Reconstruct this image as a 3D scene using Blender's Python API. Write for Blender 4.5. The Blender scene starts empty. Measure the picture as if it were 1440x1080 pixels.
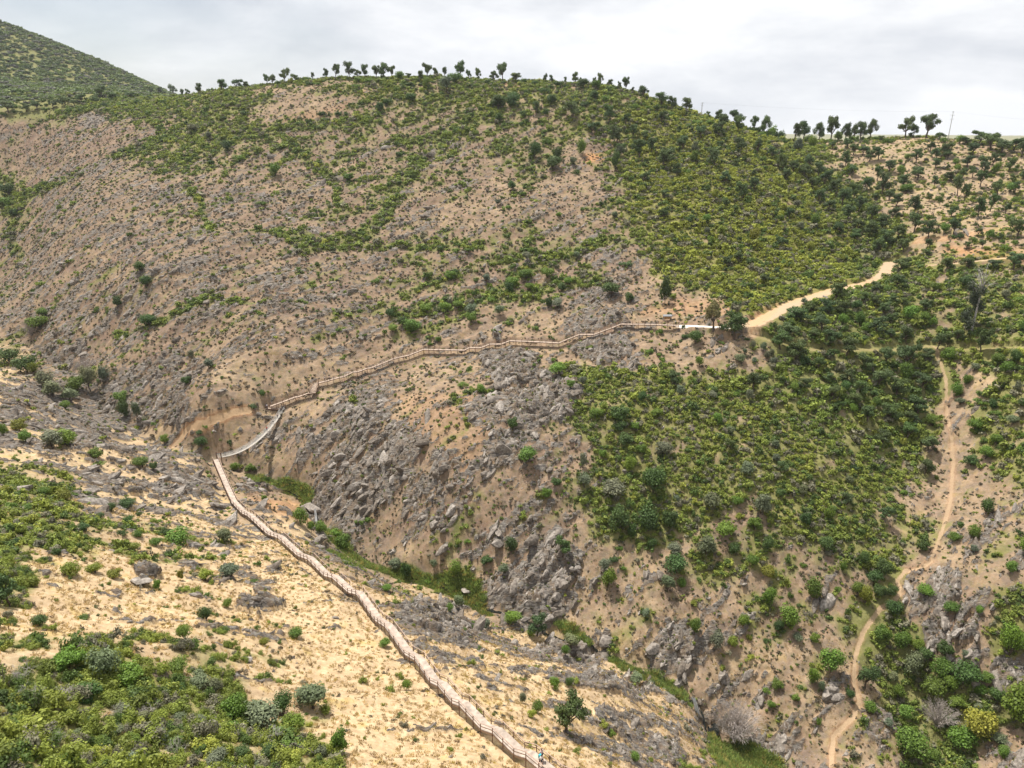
import bpy, bmesh, math, random
import numpy as np
from mathutils import Vector, Matrix
rng = np.random.default_rng(7)
random.seed(7)
C = bpy.context.scene
COL = C.collection
# ------------------------------------------------------------------ camera, sky, sun
CAMZ = 140.0
HAZE = 0.00006
F, PITCH = 1010.0, math.radians(20.0)
cp, sp = math.cos(PITCH), math.sin(PITCH)
cam = bpy.data.cameras.new('camera'); camo = bpy.data.objects.new('camera', cam); COL.objects.link(camo)
cam.sensor_width = 36.0; cam.lens = 36.0 * F / 1440.0
cam.clip_start = 0.5; cam.clip_end = 20000
camo.location = (0, 0, CAMZ); camo.rotation_euler = (math.radians(90) - PITCH, 0, 0)
C.camera = camo
SUN_EL, SUN_AZ = 67.0, -38.0           # azimuth from +Y, negative = towards -X
se, sa = math.radians(SUN_EL), math.radians(SUN_AZ)
sd = Vector((math.sin(sa) * math.cos(se), math.cos(sa) * math.cos(se), math.sin(se)))
sun = bpy.data.lights.new('sun', 'SUN'); sun.energy = 5.0; sun.angle = math.radians(0.6); sun.color = (1.0, 0.95, 0.87)
suno = bpy.data.objects.new('sun', sun); COL.objects.link(suno)
suno.rotation_euler = (-sd).to_track_quat('-Z', 'Y').to_euler(); suno.location = (0, 0, 300)
W = bpy.data.worlds.new('World'); C.world = W; W.use_nodes = True
nt = W.node_tree; nt.nodes.clear(); N = nt.nodes.new; L = nt.links.new
out = N('ShaderNodeOutputWorld'); bg = N('ShaderNodeBackground'); L(bg.outputs[0], out.inputs[0])
sky = N('ShaderNodeTexSky'); sky.sky_type = 'NISHITA'; sky.sun_disc = False
sky.sun_elevation = se; sky.sun_rotation = sa
skm = N('ShaderNodeMix'); skm.data_type = 'RGBA'; skm.blend_type = 'MULTIPLY'; skm.inputs[0].default_value = 1
L(sky.outputs[0], skm.inputs[6]); skm.inputs[7].default_value = (0.9, 0.9, 0.9, 1)
tc = N('ShaderNodeTexCoord'); mp = N('ShaderNodeMapping'); mp.inputs['Scale'].default_value = (1.0, 1.0, 3.0)
mp.inputs['Location'].default_value = (2.3, 0.4, 0.2)
L(tc.outputs['Generated'], mp.inputs[0])
n1 = N('ShaderNodeTexNoise'); n1.inputs['Scale'].default_value = 2.9; n1.inputs['Detail'].default_value = 9; n1.inputs['Roughness'].default_value = 0.58; n1.inputs['Distortion'].default_value = 0.15
L(mp.outputs[0], n1.inputs[0])
r1 = N('ShaderNodeValToRGB'); r1.color_ramp.elements[0].position = 0.36; r1.color_ramp.elements[1].position = 0.62
r1.color_ramp.elements[0].color = (6.7, 7.05, 7.7, 1); r1.color_ramp.elements[1].color = (10.6, 10.7, 10.9, 1)
L(n1.outputs[0], r1.inputs[0])
n2 = N('ShaderNodeTexNoise'); n2.inputs['Scale'].default_value = 1.3; n2.inputs['Detail'].default_value = 4
mp2 = N('ShaderNodeMapping'); mp2.inputs['Scale'].default_value = (1.2, 1.2, 3.0); mp2.inputs['Location'].default_value = (5.1, 1.7, 0.9)
L(tc.outputs['Generated'], mp2.inputs[0]); L(mp2.outputs[0], n2.inputs[0])
r2 = N('ShaderNodeValToRGB'); r2.color_ramp.elements[0].position = 0.30; r2.color_ramp.elements[1].position = 0.46
r2.color_ramp.elements[0].color = (0.45, 0.45, 0.45, 1); r2.color_ramp.elements[1].color = (1, 1, 1, 1)
L(n2.outputs[0], r2.inputs[0])
mx = N('ShaderNodeMix'); mx.data_type = 'RGBA'; L(r2.outputs[0], mx.inputs[0]); L(skm.outputs[2], mx.inputs[6]); L(r1.outputs[0], mx.inputs[7])
L(mx.outputs[2], bg.inputs[0]); bg.inputs[1].default_value = 0.074
vs = C.view_settings; vs.view_transform = 'Standard'; vs.look = 'None'; vs.gamma = 1; vs.exposure = 0.45; vs.use_curve_mapping = False
try:
    C.cycles.max_bounces = 4; C.cycles.diffuse_bounces = 2; C.cycles.glossy_bounces = 1
    C.cycles.transparent_max_bounces = 4; C.cycles.caustics_reflective = False; C.cycles.caustics_refractive = False
except Exception: pass
# ------------------------------------------------------------------ pixel <-> world helpers
def ray(px, py):
    yu = 540.0 - py
    return np.array([px - 720.0, F * cp + yu * sp, -F * sp + yu * cp])
def atz(px, py, z):                      # point on the pixel ray at height z (relative to the camera)
    d = ray(px, py); s = z / d[2]; return d * s
def aty(px, py, Y):
    d = ray(px, py); s = Y / d[1]; return d * s
def project(x, y, z):                    # z relative to camera
    dep = y * cp - z * sp
    dep = np.maximum(dep, 1e-3)
    return 720 + x * F / dep, 540 - (z * cp + y * sp) * F / dep, dep
# ------------------------------------------------------------------ noise
_P = rng.permutation(4096); _G = rng.random(4096).astype(np.float32); _A = _G * 2 * np.pi
def _h(ix, iy): return _P[(_P[ix & 4095] + iy) & 4095]
def gnoise(x, y):
    x0 = np.floor(x).astype(np.int64); y0 = np.floor(y).astype(np.int64)
    fx = (x - x0).astype(np.float32); fy = (y - y0).astype(np.float32)
    u = fx * fx * fx * (fx * (fx * 6 - 15) + 10); v = fy * fy * fy * (fy * (fy * 6 - 15) + 10)
    def g(ix, iy, dx, dy):
        a = _A[_h(ix, iy)]; return np.cos(a) * dx + np.sin(a) * dy
    a = g(x0, y0, fx, fy); b = g(x0 + 1, y0, fx - 1, fy); c = g(x0, y0 + 1, fx, fy - 1); d = g(x0 + 1, y0 + 1, fx - 1, fy - 1)
    return ((a + (b - a) * u) * (1 - v) + (c + (d - c) * u) * v) * 1.5
def fbm(x, y, o=4, lac=2.03, gain=0.5):
    s = 0; a = 1; t = 0
    for i in range(o):
        s = s + a * gnoise(x + 17.3 * i, y - 9.1 * i); t += a; a *= gain; x = x * lac; y = y * lac
    return s / t
def ridged(x, y, o=4, gain=0.55):
    s = 0; a = 1; t = 0
    for i in range(o):
        s = s + a * (1 - 2 * np.abs(gnoise(x + 31.7 * i, y + 11.9 * i))); t += a; a *= gain; x = x * 2.1; y = y * 2.1
    return s / t
def sstep(a, b, x):
    t = np.clip((x - a) / (b - a), 0, 1); return t * t * (3 - 2 * t)
# ------------------------------------------------------------------ walkway lines (pixel, pixel, deck height)
LOWER = [(303,646,-97.2),(329,705,-96.2),(352,724,-94.1),(395,755,-90.8),(437,785,-87.9),(472,811,-84.9),(506,834,-82.5),(547,880,-79.2),(590,927,-76.0),(623,963,-73.3),(653,990,-71.3),(700,1028,-68.8),(747,1062,-66.7),(805,1100,-65.0),(880,1150,-63.5)]
UPPER = [(380,571,-97.6),(398,564.5,-96),(415,558,-94.6),(420,557.5,-94.4),(434,552.5,-93),(439.5,552,-92.7),(444,539.5,-91.2),(448,538,-91),(460,535,-90.3),(477.5,530,-89.5),(482,529.5,-89.3),(495,523,-88.6),(502,522.5,-88.4),(516,517.5,-87.6),(521,517,-87.4),(536,511,-86.6),(553,504,-85.8),(575,499,-84.6),
         (595.5,491,-83),(625,491.6,-82.8),(653,492,-82.6),(660,488.5,-82),(676.5,488.5,-81.8),(688,483.6,-81),(704.6,483.6,-80.8),(717,478.8,-80),(760,480.5,-79.4),(786,482,-79),(797,477,-77.8),(815,470,-76),(835,470,-75.4),(859,461,-73),(873,455.5,-71.8),(915,456,-71.3),(955,457.5,-71)]
def line3(nodes): return np.array([atz(*n) for n in nodes])
LOW3, UP3 = line3(LOWER), line3(UPPER)
_l = []
for _i in range(len(LOW3)-1):             # long almost level decks, then a short flight of steps
    _a, _b = LOW3[_i], LOW3[_i+1]; _l.append(_a)
    if np.linalg.norm((_b-_a)[:2]) > 5: _m = _a + (_b-_a)*.66; _m[2] = _a[2] + (_b[2]-_a[2])*.30; _l.append(_m)
_l.append(LOW3[-1]); LOW3 = np.array(_l)
BA, BB = atz(308, 643, -97.2), atz(399, 574, -98.4)
# ------------------------------------------------------------------ terrain control points
K = []
def kz(*t):
    for a in t: K.append(atz(*a))
def ky(*t):
    for a in t: K.append(aty(*a))
STREAM = [(-20,425,-89),(30,470,-93.5),(70,500,-97),(110,525,-100.5),(150,575,-104.5),(215,618,-107.5),(300,640,-110.5),(362,664,-113.5),(410,684,-115.5),(440,708,-117),(450,740,-120),(500,775,-121),(560,803,-122.5),(620,820,-123.5),(680,850,-125),(765,885,-127),(830,905,-128.5),(900,935,-131),(960,975,-133),(984,992,-133.5),(992,1022,-139.5),(1040,1058,-141.5),(1090,1085,-143)]
kz(*STREAM)
ky((0,400,396),(50,156,535),(0,161,530),(110,150,530),(200,137,545),(300,126,520),(400,112,510),(480,107,505),(550,107,500),(620,107,495),(700,112,490),(780,114,485),(840,116,480),(900,130,475),(950,148,470),(1000,166,470),(1060,180,475),(1110,193,485))
ky((1170,195,480),(1250,190,475),(1320,189,470),(1370,196,455),(1440,205,440),(1440,290,360),(1350,280,370),(1250,280,385),(1190,280,395),(1200,330,350),(1300,330,325),(1400,330,305))
ky((100,300,400),(200,300,380),(300,300,372),(400,300,370),(500,300,366),(600,300,362),(700,300,358),(800,300,352),(900,300,348),(1000,300,350),(1100,300,360))
ky((100,400,342),(200,400,318),(300,400,312),(400,400,310),(500,400,310),(600,400,310),(700,400,308),(800,400,304),(900,400,296))
ky((0,230,495),(100,220,465),(200,210,450),(300,200,445),(400,200,440),(500,200,436),(600,200,430),(700,200,425),(800,200,420),(900,200,418),(1000,220,405),(1080,220,425))
ky((0,320,440),(200,500,277),(300,500,268),(400,480,268),(300,560,240),(230,590,245))
ky((0,35,1100),(100,75,1100),(200,122,1060),(0,100,900),(100,130,680),(0,140,640),(180,132,680))
kz((1250,372,-60),(1180,405,-63.5),(1120,425,-66),(1060,455,-68.5),(990,459,-70.6),(1020,462,-70),(1290,374,-57),(1350,370,-53.5),(1410,363,-50),(1440,362,-49))
kz((1130,492,-76),(1210,492,-76),(1310,487,-75),(1330,560,-87),(1340,650,-99),(1325,730,-107),(1310,790,-113),(1270,820,-117),(1200,920,-127),(1200,970,-131),(1165,1080,-139))
kz((1260,430,-66),(1380,430,-63),(1440,500,-70),(1440,700,-97),(1440,600,-85),(1400,800,-108),(1350,900,-121),(1440,900,-117),(1280,950,-131),(1340,1060,-138),(1440,1080,-132))
kz((1000,520,-80),(1200,560,-86),(1100,600,-91),(1000,700,-104),(1200,700,-104.5),(850,600,-91),(850,700,-104.5),(850,800,-117.5),(960,800,-116),(1100,850,-121),(1000,900,-127.5),(1100,980,-134),(1200,800,-115.5),(900,880,-125.5))
kz((500,600,-98),(480,690,-112),(600,600,-92.5),(600,700,-107),(600,770,-117),(700,600,-91),(700,750,-113),(740,850,-122),(420,640,-106),(360,620,-106))
kz((0,600,-78),(0,520,-88.5),(100,585,-96),(200,650,-89.5),(100,700,-78.5),(0,700,-68),(200,800,-70.5),(0,800,-58),(0,900,-50.5),(300,900,-66),(150,950,-54),(300,1000,-59.5),(0,1080,-40),(240,1080,-52),(480,1060,-63.5),(400,700,-101),(400,860,-77.5))
kz((900,1060,-96),(850,950,-102),(620,870,-106),(560,850,-92),(700,940,-92),(950,1010,-122),(800,1000,-90),(500,800,-99),(440,760,-104),(760,930,-106),(540,970,-74),(660,1060,-67.5))
K = [np.array(k) for k in K]
for P in (LOW3, UP3):
    for p in P[::1]: K.append(p - np.array([0, 0, 1.5 if P is LOW3 else 2.0]))
ctr = np.array(K)
extra = np.array([(0,0,-42),(-60,-30,-30),(60,-20,-62),(0,-120,-40),(-200,0,-25),(200,0,-120),(150,60,-128),(-150,90,-48),(-260,160,-60),(-320,280,-62),(-420,380,-50),(-340,400,-86),(260,180,-85),(330,330,-30),(420,460,-15),
  (0,620,-30),(-120,630,-20),(120,620,-45),(220,620,-50),(320,600,-50),(-240,700,2),(0,900,-90),(250,900,-90),(500,700,-60),(-150,900,-20),(-900,1100,160),(-700,1300,90),(-300,1250,-60),(-420,600,12),(-700,700,60),(-600,400,30),(300,1400,-110),(900,1000,-100),(900,200,-90),(-900,0,-20),(0,-600,-40),(1200,-300,-100),(0,1700,-130),(-1500,1500,60),(1500,1500,-130)], float)
ctr = np.vstack([ctr, extra])
# drop near-duplicate points
keep = []
for i, p in enumerate(ctr):
    if all((p[0]-ctr[j][0])**2 + (p[1]-ctr[j][1])**2 > 2.5 for j in keep): keep.append(i)
ctr = ctr[keep]
SC = 200.0
X = ctr[:, :2] / SC; Zc = ctr[:, 2]
def U(r2): return 0.5 * r2 * np.log(np.maximum(r2, 1e-12))
n = len(X); D2 = ((X[:, None] - X[None]) ** 2).sum(-1)
A = np.zeros((n + 3, n + 3)); A[:n, :n] = U(D2) + np.eye(n) * 2e-4; A[:n, n] = 1; A[:n, n+1:] = X; A[n, :n] = 1; A[n+1:, :n] = X.T
wts = np.linalg.solve(A, np.r_[Zc, 0, 0, 0])
def tps(x, y):
    sh = x.shape; x = x.ravel() / SC; y = y.ravel() / SC; o = np.empty(len(x))
    for i in range(0, len(x), 20000):
        a, b = x[i:i+20000], y[i:i+20000]
        r2 = (a[:, None] - X[None, :, 0]) ** 2 + (b[:, None] - X[None, :, 1]) ** 2
        o[i:i+20000] = U(r2) @ wts[:-3] + wts[-3] + wts[-2] * a + wts[-1] * b
    return o.reshape(sh)
# cached regular grid of the smooth surface: x -450..450, y 0..700, step 2 m
GX0, GY0, GS = -460.0, -20.0, 2.5
gx = np.arange(GX0, 461, GS); gy = np.arange(GY0, 741, GS)
TG = tps(*np.meshgrid(gx, gy))
def bil(G, fx, fy):
    fx = np.clip(fx, 0, G.shape[1] - 1.001); fy = np.clip(fy, 0, G.shape[0] - 1.001)
    ix = fx.astype(int); iy = fy.astype(int); u = fx - ix; v = fy - iy
    return (G[iy, ix] * (1-u) + G[iy, ix+1] * u) * (1-v) + (G[iy+1, ix] * (1-u) + G[iy+1, ix+1] * u) * v
def smooth_z(x, y):
    o = bil(TG, (x - GX0) / GS, (y - GY0) / GS)
    m = (x < GX0) | (x > 459) | (y < GY0) | (y > 739)
    if m.any():
        o = o.copy(); zz = tps(x[m], y[m]); r = np.hypot(x[m], y[m])
        o[m] = zz + (np.clip(zz, -130, 170) - zz) * sstep(900, 1300, r); 
        k = sstep(1500, 2600, r); o[m] = o[m] * (1 - k) - 120 * k
    return o
# ------------------------------------------------------------------ ground cover map
ROWS = """mmmggggggggggggggggggggggggggttttttt
mmmmgggggggggggggggggggggggggttttttt
mmmmmggggggggggggggggggyyyyggttttttt
mmmmmggggdddbggggggggggyyyyyyttttttt
ppppppggggbbbbbbbbbgggyyyyyttttttttt
ppppbgggbbbbbbbbbbbbdbyyyyyyGttttttt
gkkkkkkkkkkkbbbbbdbddbyyyyyyyGtttttt
gkkkkkkkkkbbbbrdddkkkbyyyyyyyGGttttt
kkkkkkkkkkkkbbbbbbbbbbbyyyyyyyGGtttt
kkkkkkkkkkkkkkbbbbbbbrkyyyyyyyGGGggg
kkkkkkkkkkkkkbbbbbbbbrdddyyGGGGGgggg
kkkkkkkkkkkkkkbbddddrddddddGGGGGgggg
hkkkkkkddddddddddddddrrddddGGGGGGggg
SdkkrrrdddddkrdddrrrgggggggGGGGGGdhg
SSSrrrddddddrrddrrrrGgggggggGGGGGdgg
SSSSSSddddrrrrrddrrkkgggggggGGGGGdgg
hSSSSSSddddrrrrdrrkkkGGgggggggggGdlg
HHHSSSSSdddrrrrrkkkkkGGgggggggggddll
HHHHhhhSSSsrrkkkkkkklGGGbbbggggdgdll
HHHhhhhhsssddddkkdrrllllgggbbbggddll
hsssssshssssddvvvrrrrllllllgllggrrll
HssssssssSssssSSSlrrllllllgblGGGrrrg
hhhsssshhhssssSSSSSSSvvrrlllllGGGrrg
HHHHHhhhhsssssssssSSSSSrddllllGGGGrr
HHHHHHHHhhhhssssssssSSSSddlllllGGGGG
HHHHHHHHHHHhssssssssSSSSrdlllllGGGGG
HHHHHHHHHHHHsssssssssSSSvvrrrllGGGGr""".split('\n')
assert len(ROWS) == 27 and all(len(r) == 36 for r in ROWS), [len(r) for r in ROWS]
#      green rock straw yellow
ZP = dict(m=(.93,.10,.25,.35), p=(.20,.42,.12,.3), k=(.26,.50,.20,.3), r=(.10,.88,.25,.4), d=(.12,.22,.36,.4), b=(.47,.24,.18,.35), g=(.66,.10,.25,.5), y=(.90,.0,.45,1.0),
          t=(.34,.03,.55,.7), e=(.80,.03,.35,.6), G=(.92,.0,.35,.35), s=(.05,.10,1.0,.6), S=(.12,.62,.88,.6), h=(.40,.17,.85,.5), H=(.70,.10,.75,.6), l=(.24,.28,.38,.6), v=(.45,.15,.7,.5))
ZG = np.array([[ZP['e' if c == 'g' and j > 11 else c] for c in r] for j, r in enumerate(ROWS)])   # denser, fresher scrub on the lower slopes
# extra rock ellipses (px, py, rx, ry, amount) and green streaks (points, width)
CRAGS = [(720,520,45,32,1),(765,560,52,36,1),(850,492,44,24,1),(868,452,26,16,1),(845,425,18,14,.8),(784,800,36,34,1),(740,820,46,26,.8),(520,650,62,75,.75),(610,660,45,35,.6),(965,925,26,34,1),(1340,890,34,55,.9),(1370,940,34,24,.8),
         (620,872,52,24,.9),(660,895,40,16,.8),(800,915,60,16,.9),(880,960,60,18,.8),(370,852,34,18,.9),(206,812,22,9,1),(60,560,60,26,.8),(20,585,30,20,.9),(235,575,34,38,.9),(90,500,50,18,.8),(130,235,60,20,.6),(70,375,60,30,.5),(270,390,60,30,.4),
         (130,165,26,12,.8),(640,200,24,10,.6),(600,215,18,12,.7),(560,330,24,12,.6),(245,520,50,25,.6),(440,870,40,8,.4),(455,700,24,14,1),(380,420,40,22,.5),(330,470,40,20,.4),(150,650,100,22,.5),(230,690,70,18,.6),(360,690,30,12,.6),(700,470,10,8,.8),(1040,520,30,8,.4)]
STREAKS = [([(0,290),(60,262),(130,232),(200,205),(270,170),(330,150),(380,130)],9),([(205,150),(230,185),(300,210),(340,190),(420,175),(520,165)],8),([(395,330),(430,345),(510,330),(540,300),(560,260),(600,215),(660,190)],13),([(0,270),(15,320),(30,370)],8),([(265,262),(290,300),(300,322)],6),
           ([(520,345),(600,350),(680,350)],9),([(560,440),(640,432),(720,415),(790,395),(850,400)],10),([(165,470),(220,455),(300,420)],5),([(250,430),(330,425),(440,428)],3),([(400,200),(460,240),(480,290)],8),([(700,150),(640,190),(560,200)],10),([(540,290),(520,320),(480,350)],7),
           ([(650,600),(640,560),(700,545)],3),([(500,560),(510,600),(520,640)],4),([(800,520),(850,545),(940,560),(1000,590)],12),([(700,370),(820,350),(880,330)],8)]
def segdist(px, py, pts):
    best = np.full(np.shape(px), 1e9); bt = np.zeros(np.shape(px))
    for i in range(len(pts) - 1):
        ax, ay = pts[i][:2]; bx, by = pts[i+1][:2]; dx, dy = bx-ax, by-ay
        t = np.clip(((px-ax)*dx + (py-ay)*dy) / (dx*dx+dy*dy+1e-9), 0, 1)
        d = np.hypot(px-ax-t*dx, py-ay-t*dy); m = d < best
        best = np.where(m, d, best); bt = np.where(m, i+t, bt)
    return best, bt
RSX, RSY = 720, 540                       # cover map raster: one cell per two pixels, laid on the smooth ground
qx, qy = np.meshgrid((np.arange(RSX)+.5)*2, (np.arange(RSY)+.5)*2)
CR = np.zeros((RSY, RSX)); ST = np.zeros((RSY, RSX))
for a, b, rx, ry, s in CRAGS: CR = np.maximum(CR, s * (1 - sstep(.6, 1.25, np.hypot((qx-a)/rx, (qy-b)/ry))))
for pts, w in STREAKS:
    d, _ = segdist(qx, qy, pts); ST = np.maximum(ST, 1 - sstep(.5, 1.4, d / w))
def poly_in(px, py, pts):
    ins = np.zeros(np.shape(px), bool); j = len(pts) - 1
    for i in range(len(pts)):
        xi, yi = pts[i]; xj, yj = pts[j]
        ins ^= ((yi > py) != (yj > py)) & (px < (xj-xi)*(py-yi)/(yj-yi+1e-9)+xi); j = i
    return ins
REEDS = [[(340,664),(362,658),(385,666),(415,674),(440,690),(443,708),(430,712),(415,697),(395,684),(360,682)],[(455,738),(475,745),(500,772),(540,788),(600,803),(650,806),(680,815),(695,835),(697,864),(672,862),(640,838),(600,824),(560,815),(520,805),(485,790),(462,768)],
         [(765,875),(800,885),(835,902),(825,918),(790,903)],[(856,915),(900,930),(960,962),(980,995),(955,988),(900,955),(862,935)],[(996,1036),(1060,1045),(1100,1075),(1100,1100),(1010,1100)]]
RD = np.zeros((RSY, RSX))
for p in REEDS: RD = np.maximum(RD, poly_in(qx, qy, p).astype(float))
ORP = [([(838,212),(858,214),(856,226),(836,232),(818,230),(822,216)],1.0),([(1060,462),(1100,432),(1160,410),(1230,398),(1235,390),(1150,398),(1090,418),(1050,440)],.7),([(905,440),(1010,448),(1045,440),(1045,425),(960,418),(905,425)],.35),([(1320,356),(1440,366),(1440,350),(1330,345)],.8),
       ([(345,700),(420,705),(440,735),(400,730),(350,712)],.6),([(560,560),(650,550),(690,600),(670,680),(620,640),(580,600)],.22),([(700,108),(735,108),(735,118),(695,118)],.5),([(395,165),(440,150),(495,140),(498,146),(440,165),(400,172)],.25),([(490,120),(560,118),(560,128),(500,130)],.4)]
OR = np.zeros((RSY, RSX))
for p, s in ORP: OR = np.maximum(OR, poly_in(qx, qy, p) * s)
def blur(a, k=3):
    for _ in range(k): a = (a + np.roll(a,1,0) + np.roll(a,-1,0) + np.roll(a,1,1) + np.roll(a,-1,1)) / 5
    return a
RDb, ORb = blur(RD, 2), blur(OR, 6)
# ------------------------------------------------------------------ roads and footpaths
#   nodes (px, py, z), half width m, brightness, orange
def onz(px, py):                          # smooth ground under a pixel
    d = ray(px, py); d = d / np.linalg.norm(d); t = np.arange(30, 1400, 1.0)
    z = smooth_z(d[0]*t, d[1]*t); hit = np.nonzero(d[2]*t < z)[0]
    if len(hit) == 0: return None
    b = t[hit[0]]; a = b - 1
    for _ in range(12):
        m = (a+b)/2
        if d[2]*m < smooth_z(np.array([d[0]*m]), np.array([d[1]*m]))[0]: b = m
        else: a = m
    return d * b
def pxs(l): return np.array([onz(*p) for p in l])
PATHS = [
 (pxs([(955,458),(990,459),(1022,461)]), 1.5, 1.0, 0.0, 1),
 (pxs([(1022,461),(1060,456),(1090,440),(1120,425),(1180,406),(1225,398),(1245,385),(1252,370)]), 3.0, .42, .15, 1),
 (pxs([(1265,376),(1290,374),(1350,370),(1410,363),(1450,361)]), 1.5, .5, .2, 1),
 (pxs([(1030,464),(1080,478),(1130,490),(1170,495),(1210,492),(1260,492),(1310,487),(1360,492),(1440,488)]), 1.7, -.02, .15, 1),
 (pxs([(1312,487),(1322,510),(1330,540),(1333,590),(1338,620),(1341,650),(1338,700),(1325,745),(1310,785)]), .6, .12, .2, 0),
 (pxs([(1310,785),(1296,796),(1274,800),(1262,815),(1268,830),(1258,842),(1237,854),(1215,885),(1203,920),(1202,955),(1209,985),(1200,1010),(1172,1035),(1168,1090)]), .62, .2, .3, 0),
 (pxs([(352,579),(320,588),(290,598),(262,604),(243,622)]), .9, .4, .6, 0),
 (pxs([(1290,336),(1350,335),(1395,325),(1440,318)]), 1.2, .1, .5, 0),
 (pxs([(1088,202),(1120,196),(1145,198)]), 1.2, .05, .2, 0),
]
WALKS = np.vstack([LOW3]), np.vstack([UP3])
STR3 = pxs([(s[0], s[1]) for s in STREAM[1:-1]])
SD = 0.86, 0.5      # strata direction in plan
def cover(x, y):
    """Ground cover at plan points: dict of green, rock, straw, yellow, reed, orange."""
    z = smooth_z(x, y); px, py, dep = project(x, y, z)
    wx = (fbm(x/20, y/20, 4)*1.9) * 5200/np.maximum(dep, 60); wy = fbm(x/20+50, y/20+9, 4) * 6000/np.maximum(dep, 60)
    px = px + wx; py = py + wy
    q = [bil(ZG[:, :, i], (px-20)/40, (py-20)/40) for i in range(4)]
    fx, fy = (px-wx*.4)/2 - .5, (py-wy*.4)/2 - .5
    inside = (px > -60) & (px < 1500) & (py > 0) & (py < 1140)
    cr, st, rd, orr = [np.where(inside, bil(M, fx, fy), 0) for M in (CR, ST, RDb, ORb)]
    u = x*SD[0] + y*SD[1]; v = -x*SD[1] + y*SD[0]
    n1 = 1.15*fbm(u/32, v/8, 5) ; n2 = fbm(x/5+90, y/5, 4)
    gd = np.maximum(q[0], st * .85) * (1 - .75*cr)
    green = sstep(-.30, .30, n1*.8 + n2*.8 + (gd - .5) * 1.5)
    r1 = .85*fbm(u/26+7, v/6, 4) + .75*fbm(u/3.6, v/2.0+4, 4); rk = np.maximum(q[1]*.86, cr*.9)
    rock = sstep(-.10, .12, r1*1.25 + (rk - .52) * 1.15) * (1 - .5*green*(gd > .6))
    return dict(z=z, px=px-wx, py=py-wy, dep=dep, green=green, gd=gd, rock=rock, straw=q[2], yel=q[3], reed=rd, orange=orr, crag=cr)
def paths_at(x, y):
    m = np.zeros(x.shape); o = np.zeros(x.shape); tz = np.zeros(x.shape); tw = np.zeros(x.shape)
    for P, hw, br, og, flat in PATHS:
        bb = (x > P[:,0].min()-8) & (x < P[:,0].max()+8) & (y > P[:,1].min()-8) & (y < P[:,1].max()+8)
        if not bb.any(): continue
        d, t = segdist(x[bb], y[bb], P); d = d + .35*hw*fbm(x[bb]/2.2, y[bb]/2.2, 2)
        k = (1 - sstep(.75, 1.15, d/hw)) * (br + .3) * (1 + .2*fbm(x[bb]/6, y[bb]/6, 2))
        m[bb] = np.maximum(m[bb], k); o[bb] = np.maximum(o[bb], og * (1 - sstep(1, 2.2, d/hw)))
        if flat:
            zz = np.interp(t, np.arange(len(P)), P[:, 2]); wgt = 1 - sstep(hw, hw+2.2, d)
            g = wgt > tw[bb]; a = tz[bb]; a[g] = zz[g]; tz[bb] = a; b = tw[bb]; b[g] = wgt[g]; tw[bb] = b
    return m, o, tz, tw
def terrain(x, y, c=None):
    c = c or cover(x, y); z = c['z'].copy(); r = np.hypot(x, y)
    u = x*SD[0] + y*SD[1]; v = -x*SD[1] + y*SD[0]
    dl, _ = segdist(x, y, LOW3); du, _ = segdist(x, y, UP3); dw = np.minimum(dl, du); calm = sstep(1.2, 5, dw)
    calm = np.minimum(calm, sstep(2, 7, np.hypot(x-BA[0], y-BA[1])))
    z += calm * (2.6*fbm(x/42, y/42, 3) + 1.1*fbm(u/15+3, v/6, 3)) * (1 - .72*sstep(390, 470, r))
    z -= 2.2 * sstep(430, 475, y) * (1 - sstep(600, 700, y))
    z += 4.0 * fbm(x/150+8, y/150, 3) * sstep(520, 800, r)
    rk = c['rock'] * (1 - sstep(380, 520, r)) * (.35 + .65*calm)
    wu = 1.8*fbm(x/5, y/5, 3); wv = 1.8*fbm(x/5+40, y/5, 3); uu = u + wu; vv = v + wv
    z += rk * (.8*ridged(uu/6, vv/3.4, 4) + .7*np.abs(fbm(uu/1.9+5, vv/1.3, 3)) + .25 + 2.2*c['crag']*ridged(uu/10+4, vv/5.5, 4) + 1.2*c['crag']*np.floor(4*fbm(uu/6+3, vv/3.4, 3))/4 + .5*np.floor(3*fbm(uu/4+9, vv/2.4, 2))/3)
    z += .10 * fbm(x/1.1, y/1.1, 2) * (1 - sstep(250, 400, r))
    ds, _ = segdist(x, y, STR3); ds = ds + 1.2*fbm(x/6, y/6, 2); z -= 1.6 * (1 - sstep(.8, 4.5, ds))
    pm, po, tz, tw = paths_at(x, y)
    z = z * (1 - tw) + tz * tw - .12 * (pm > .1) * (tw < .01)
    # keep ground below the decks
    for P, cl in ((LOW3, 1.0), (UP3, 1.3)):
        d, t = segdist(x, y, P); zz = np.interp(t, np.arange(len(P)), P[:, 2]) - cl
        k = 1 - sstep(1.2, 4.0, d); z = np.where(z > zz, z*(1-k) + zz*k, z)
    c['path'] = pm; c['porange'] = po; c['wet'] = 1 - sstep(.6, 3.0, ds)
    return z
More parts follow.
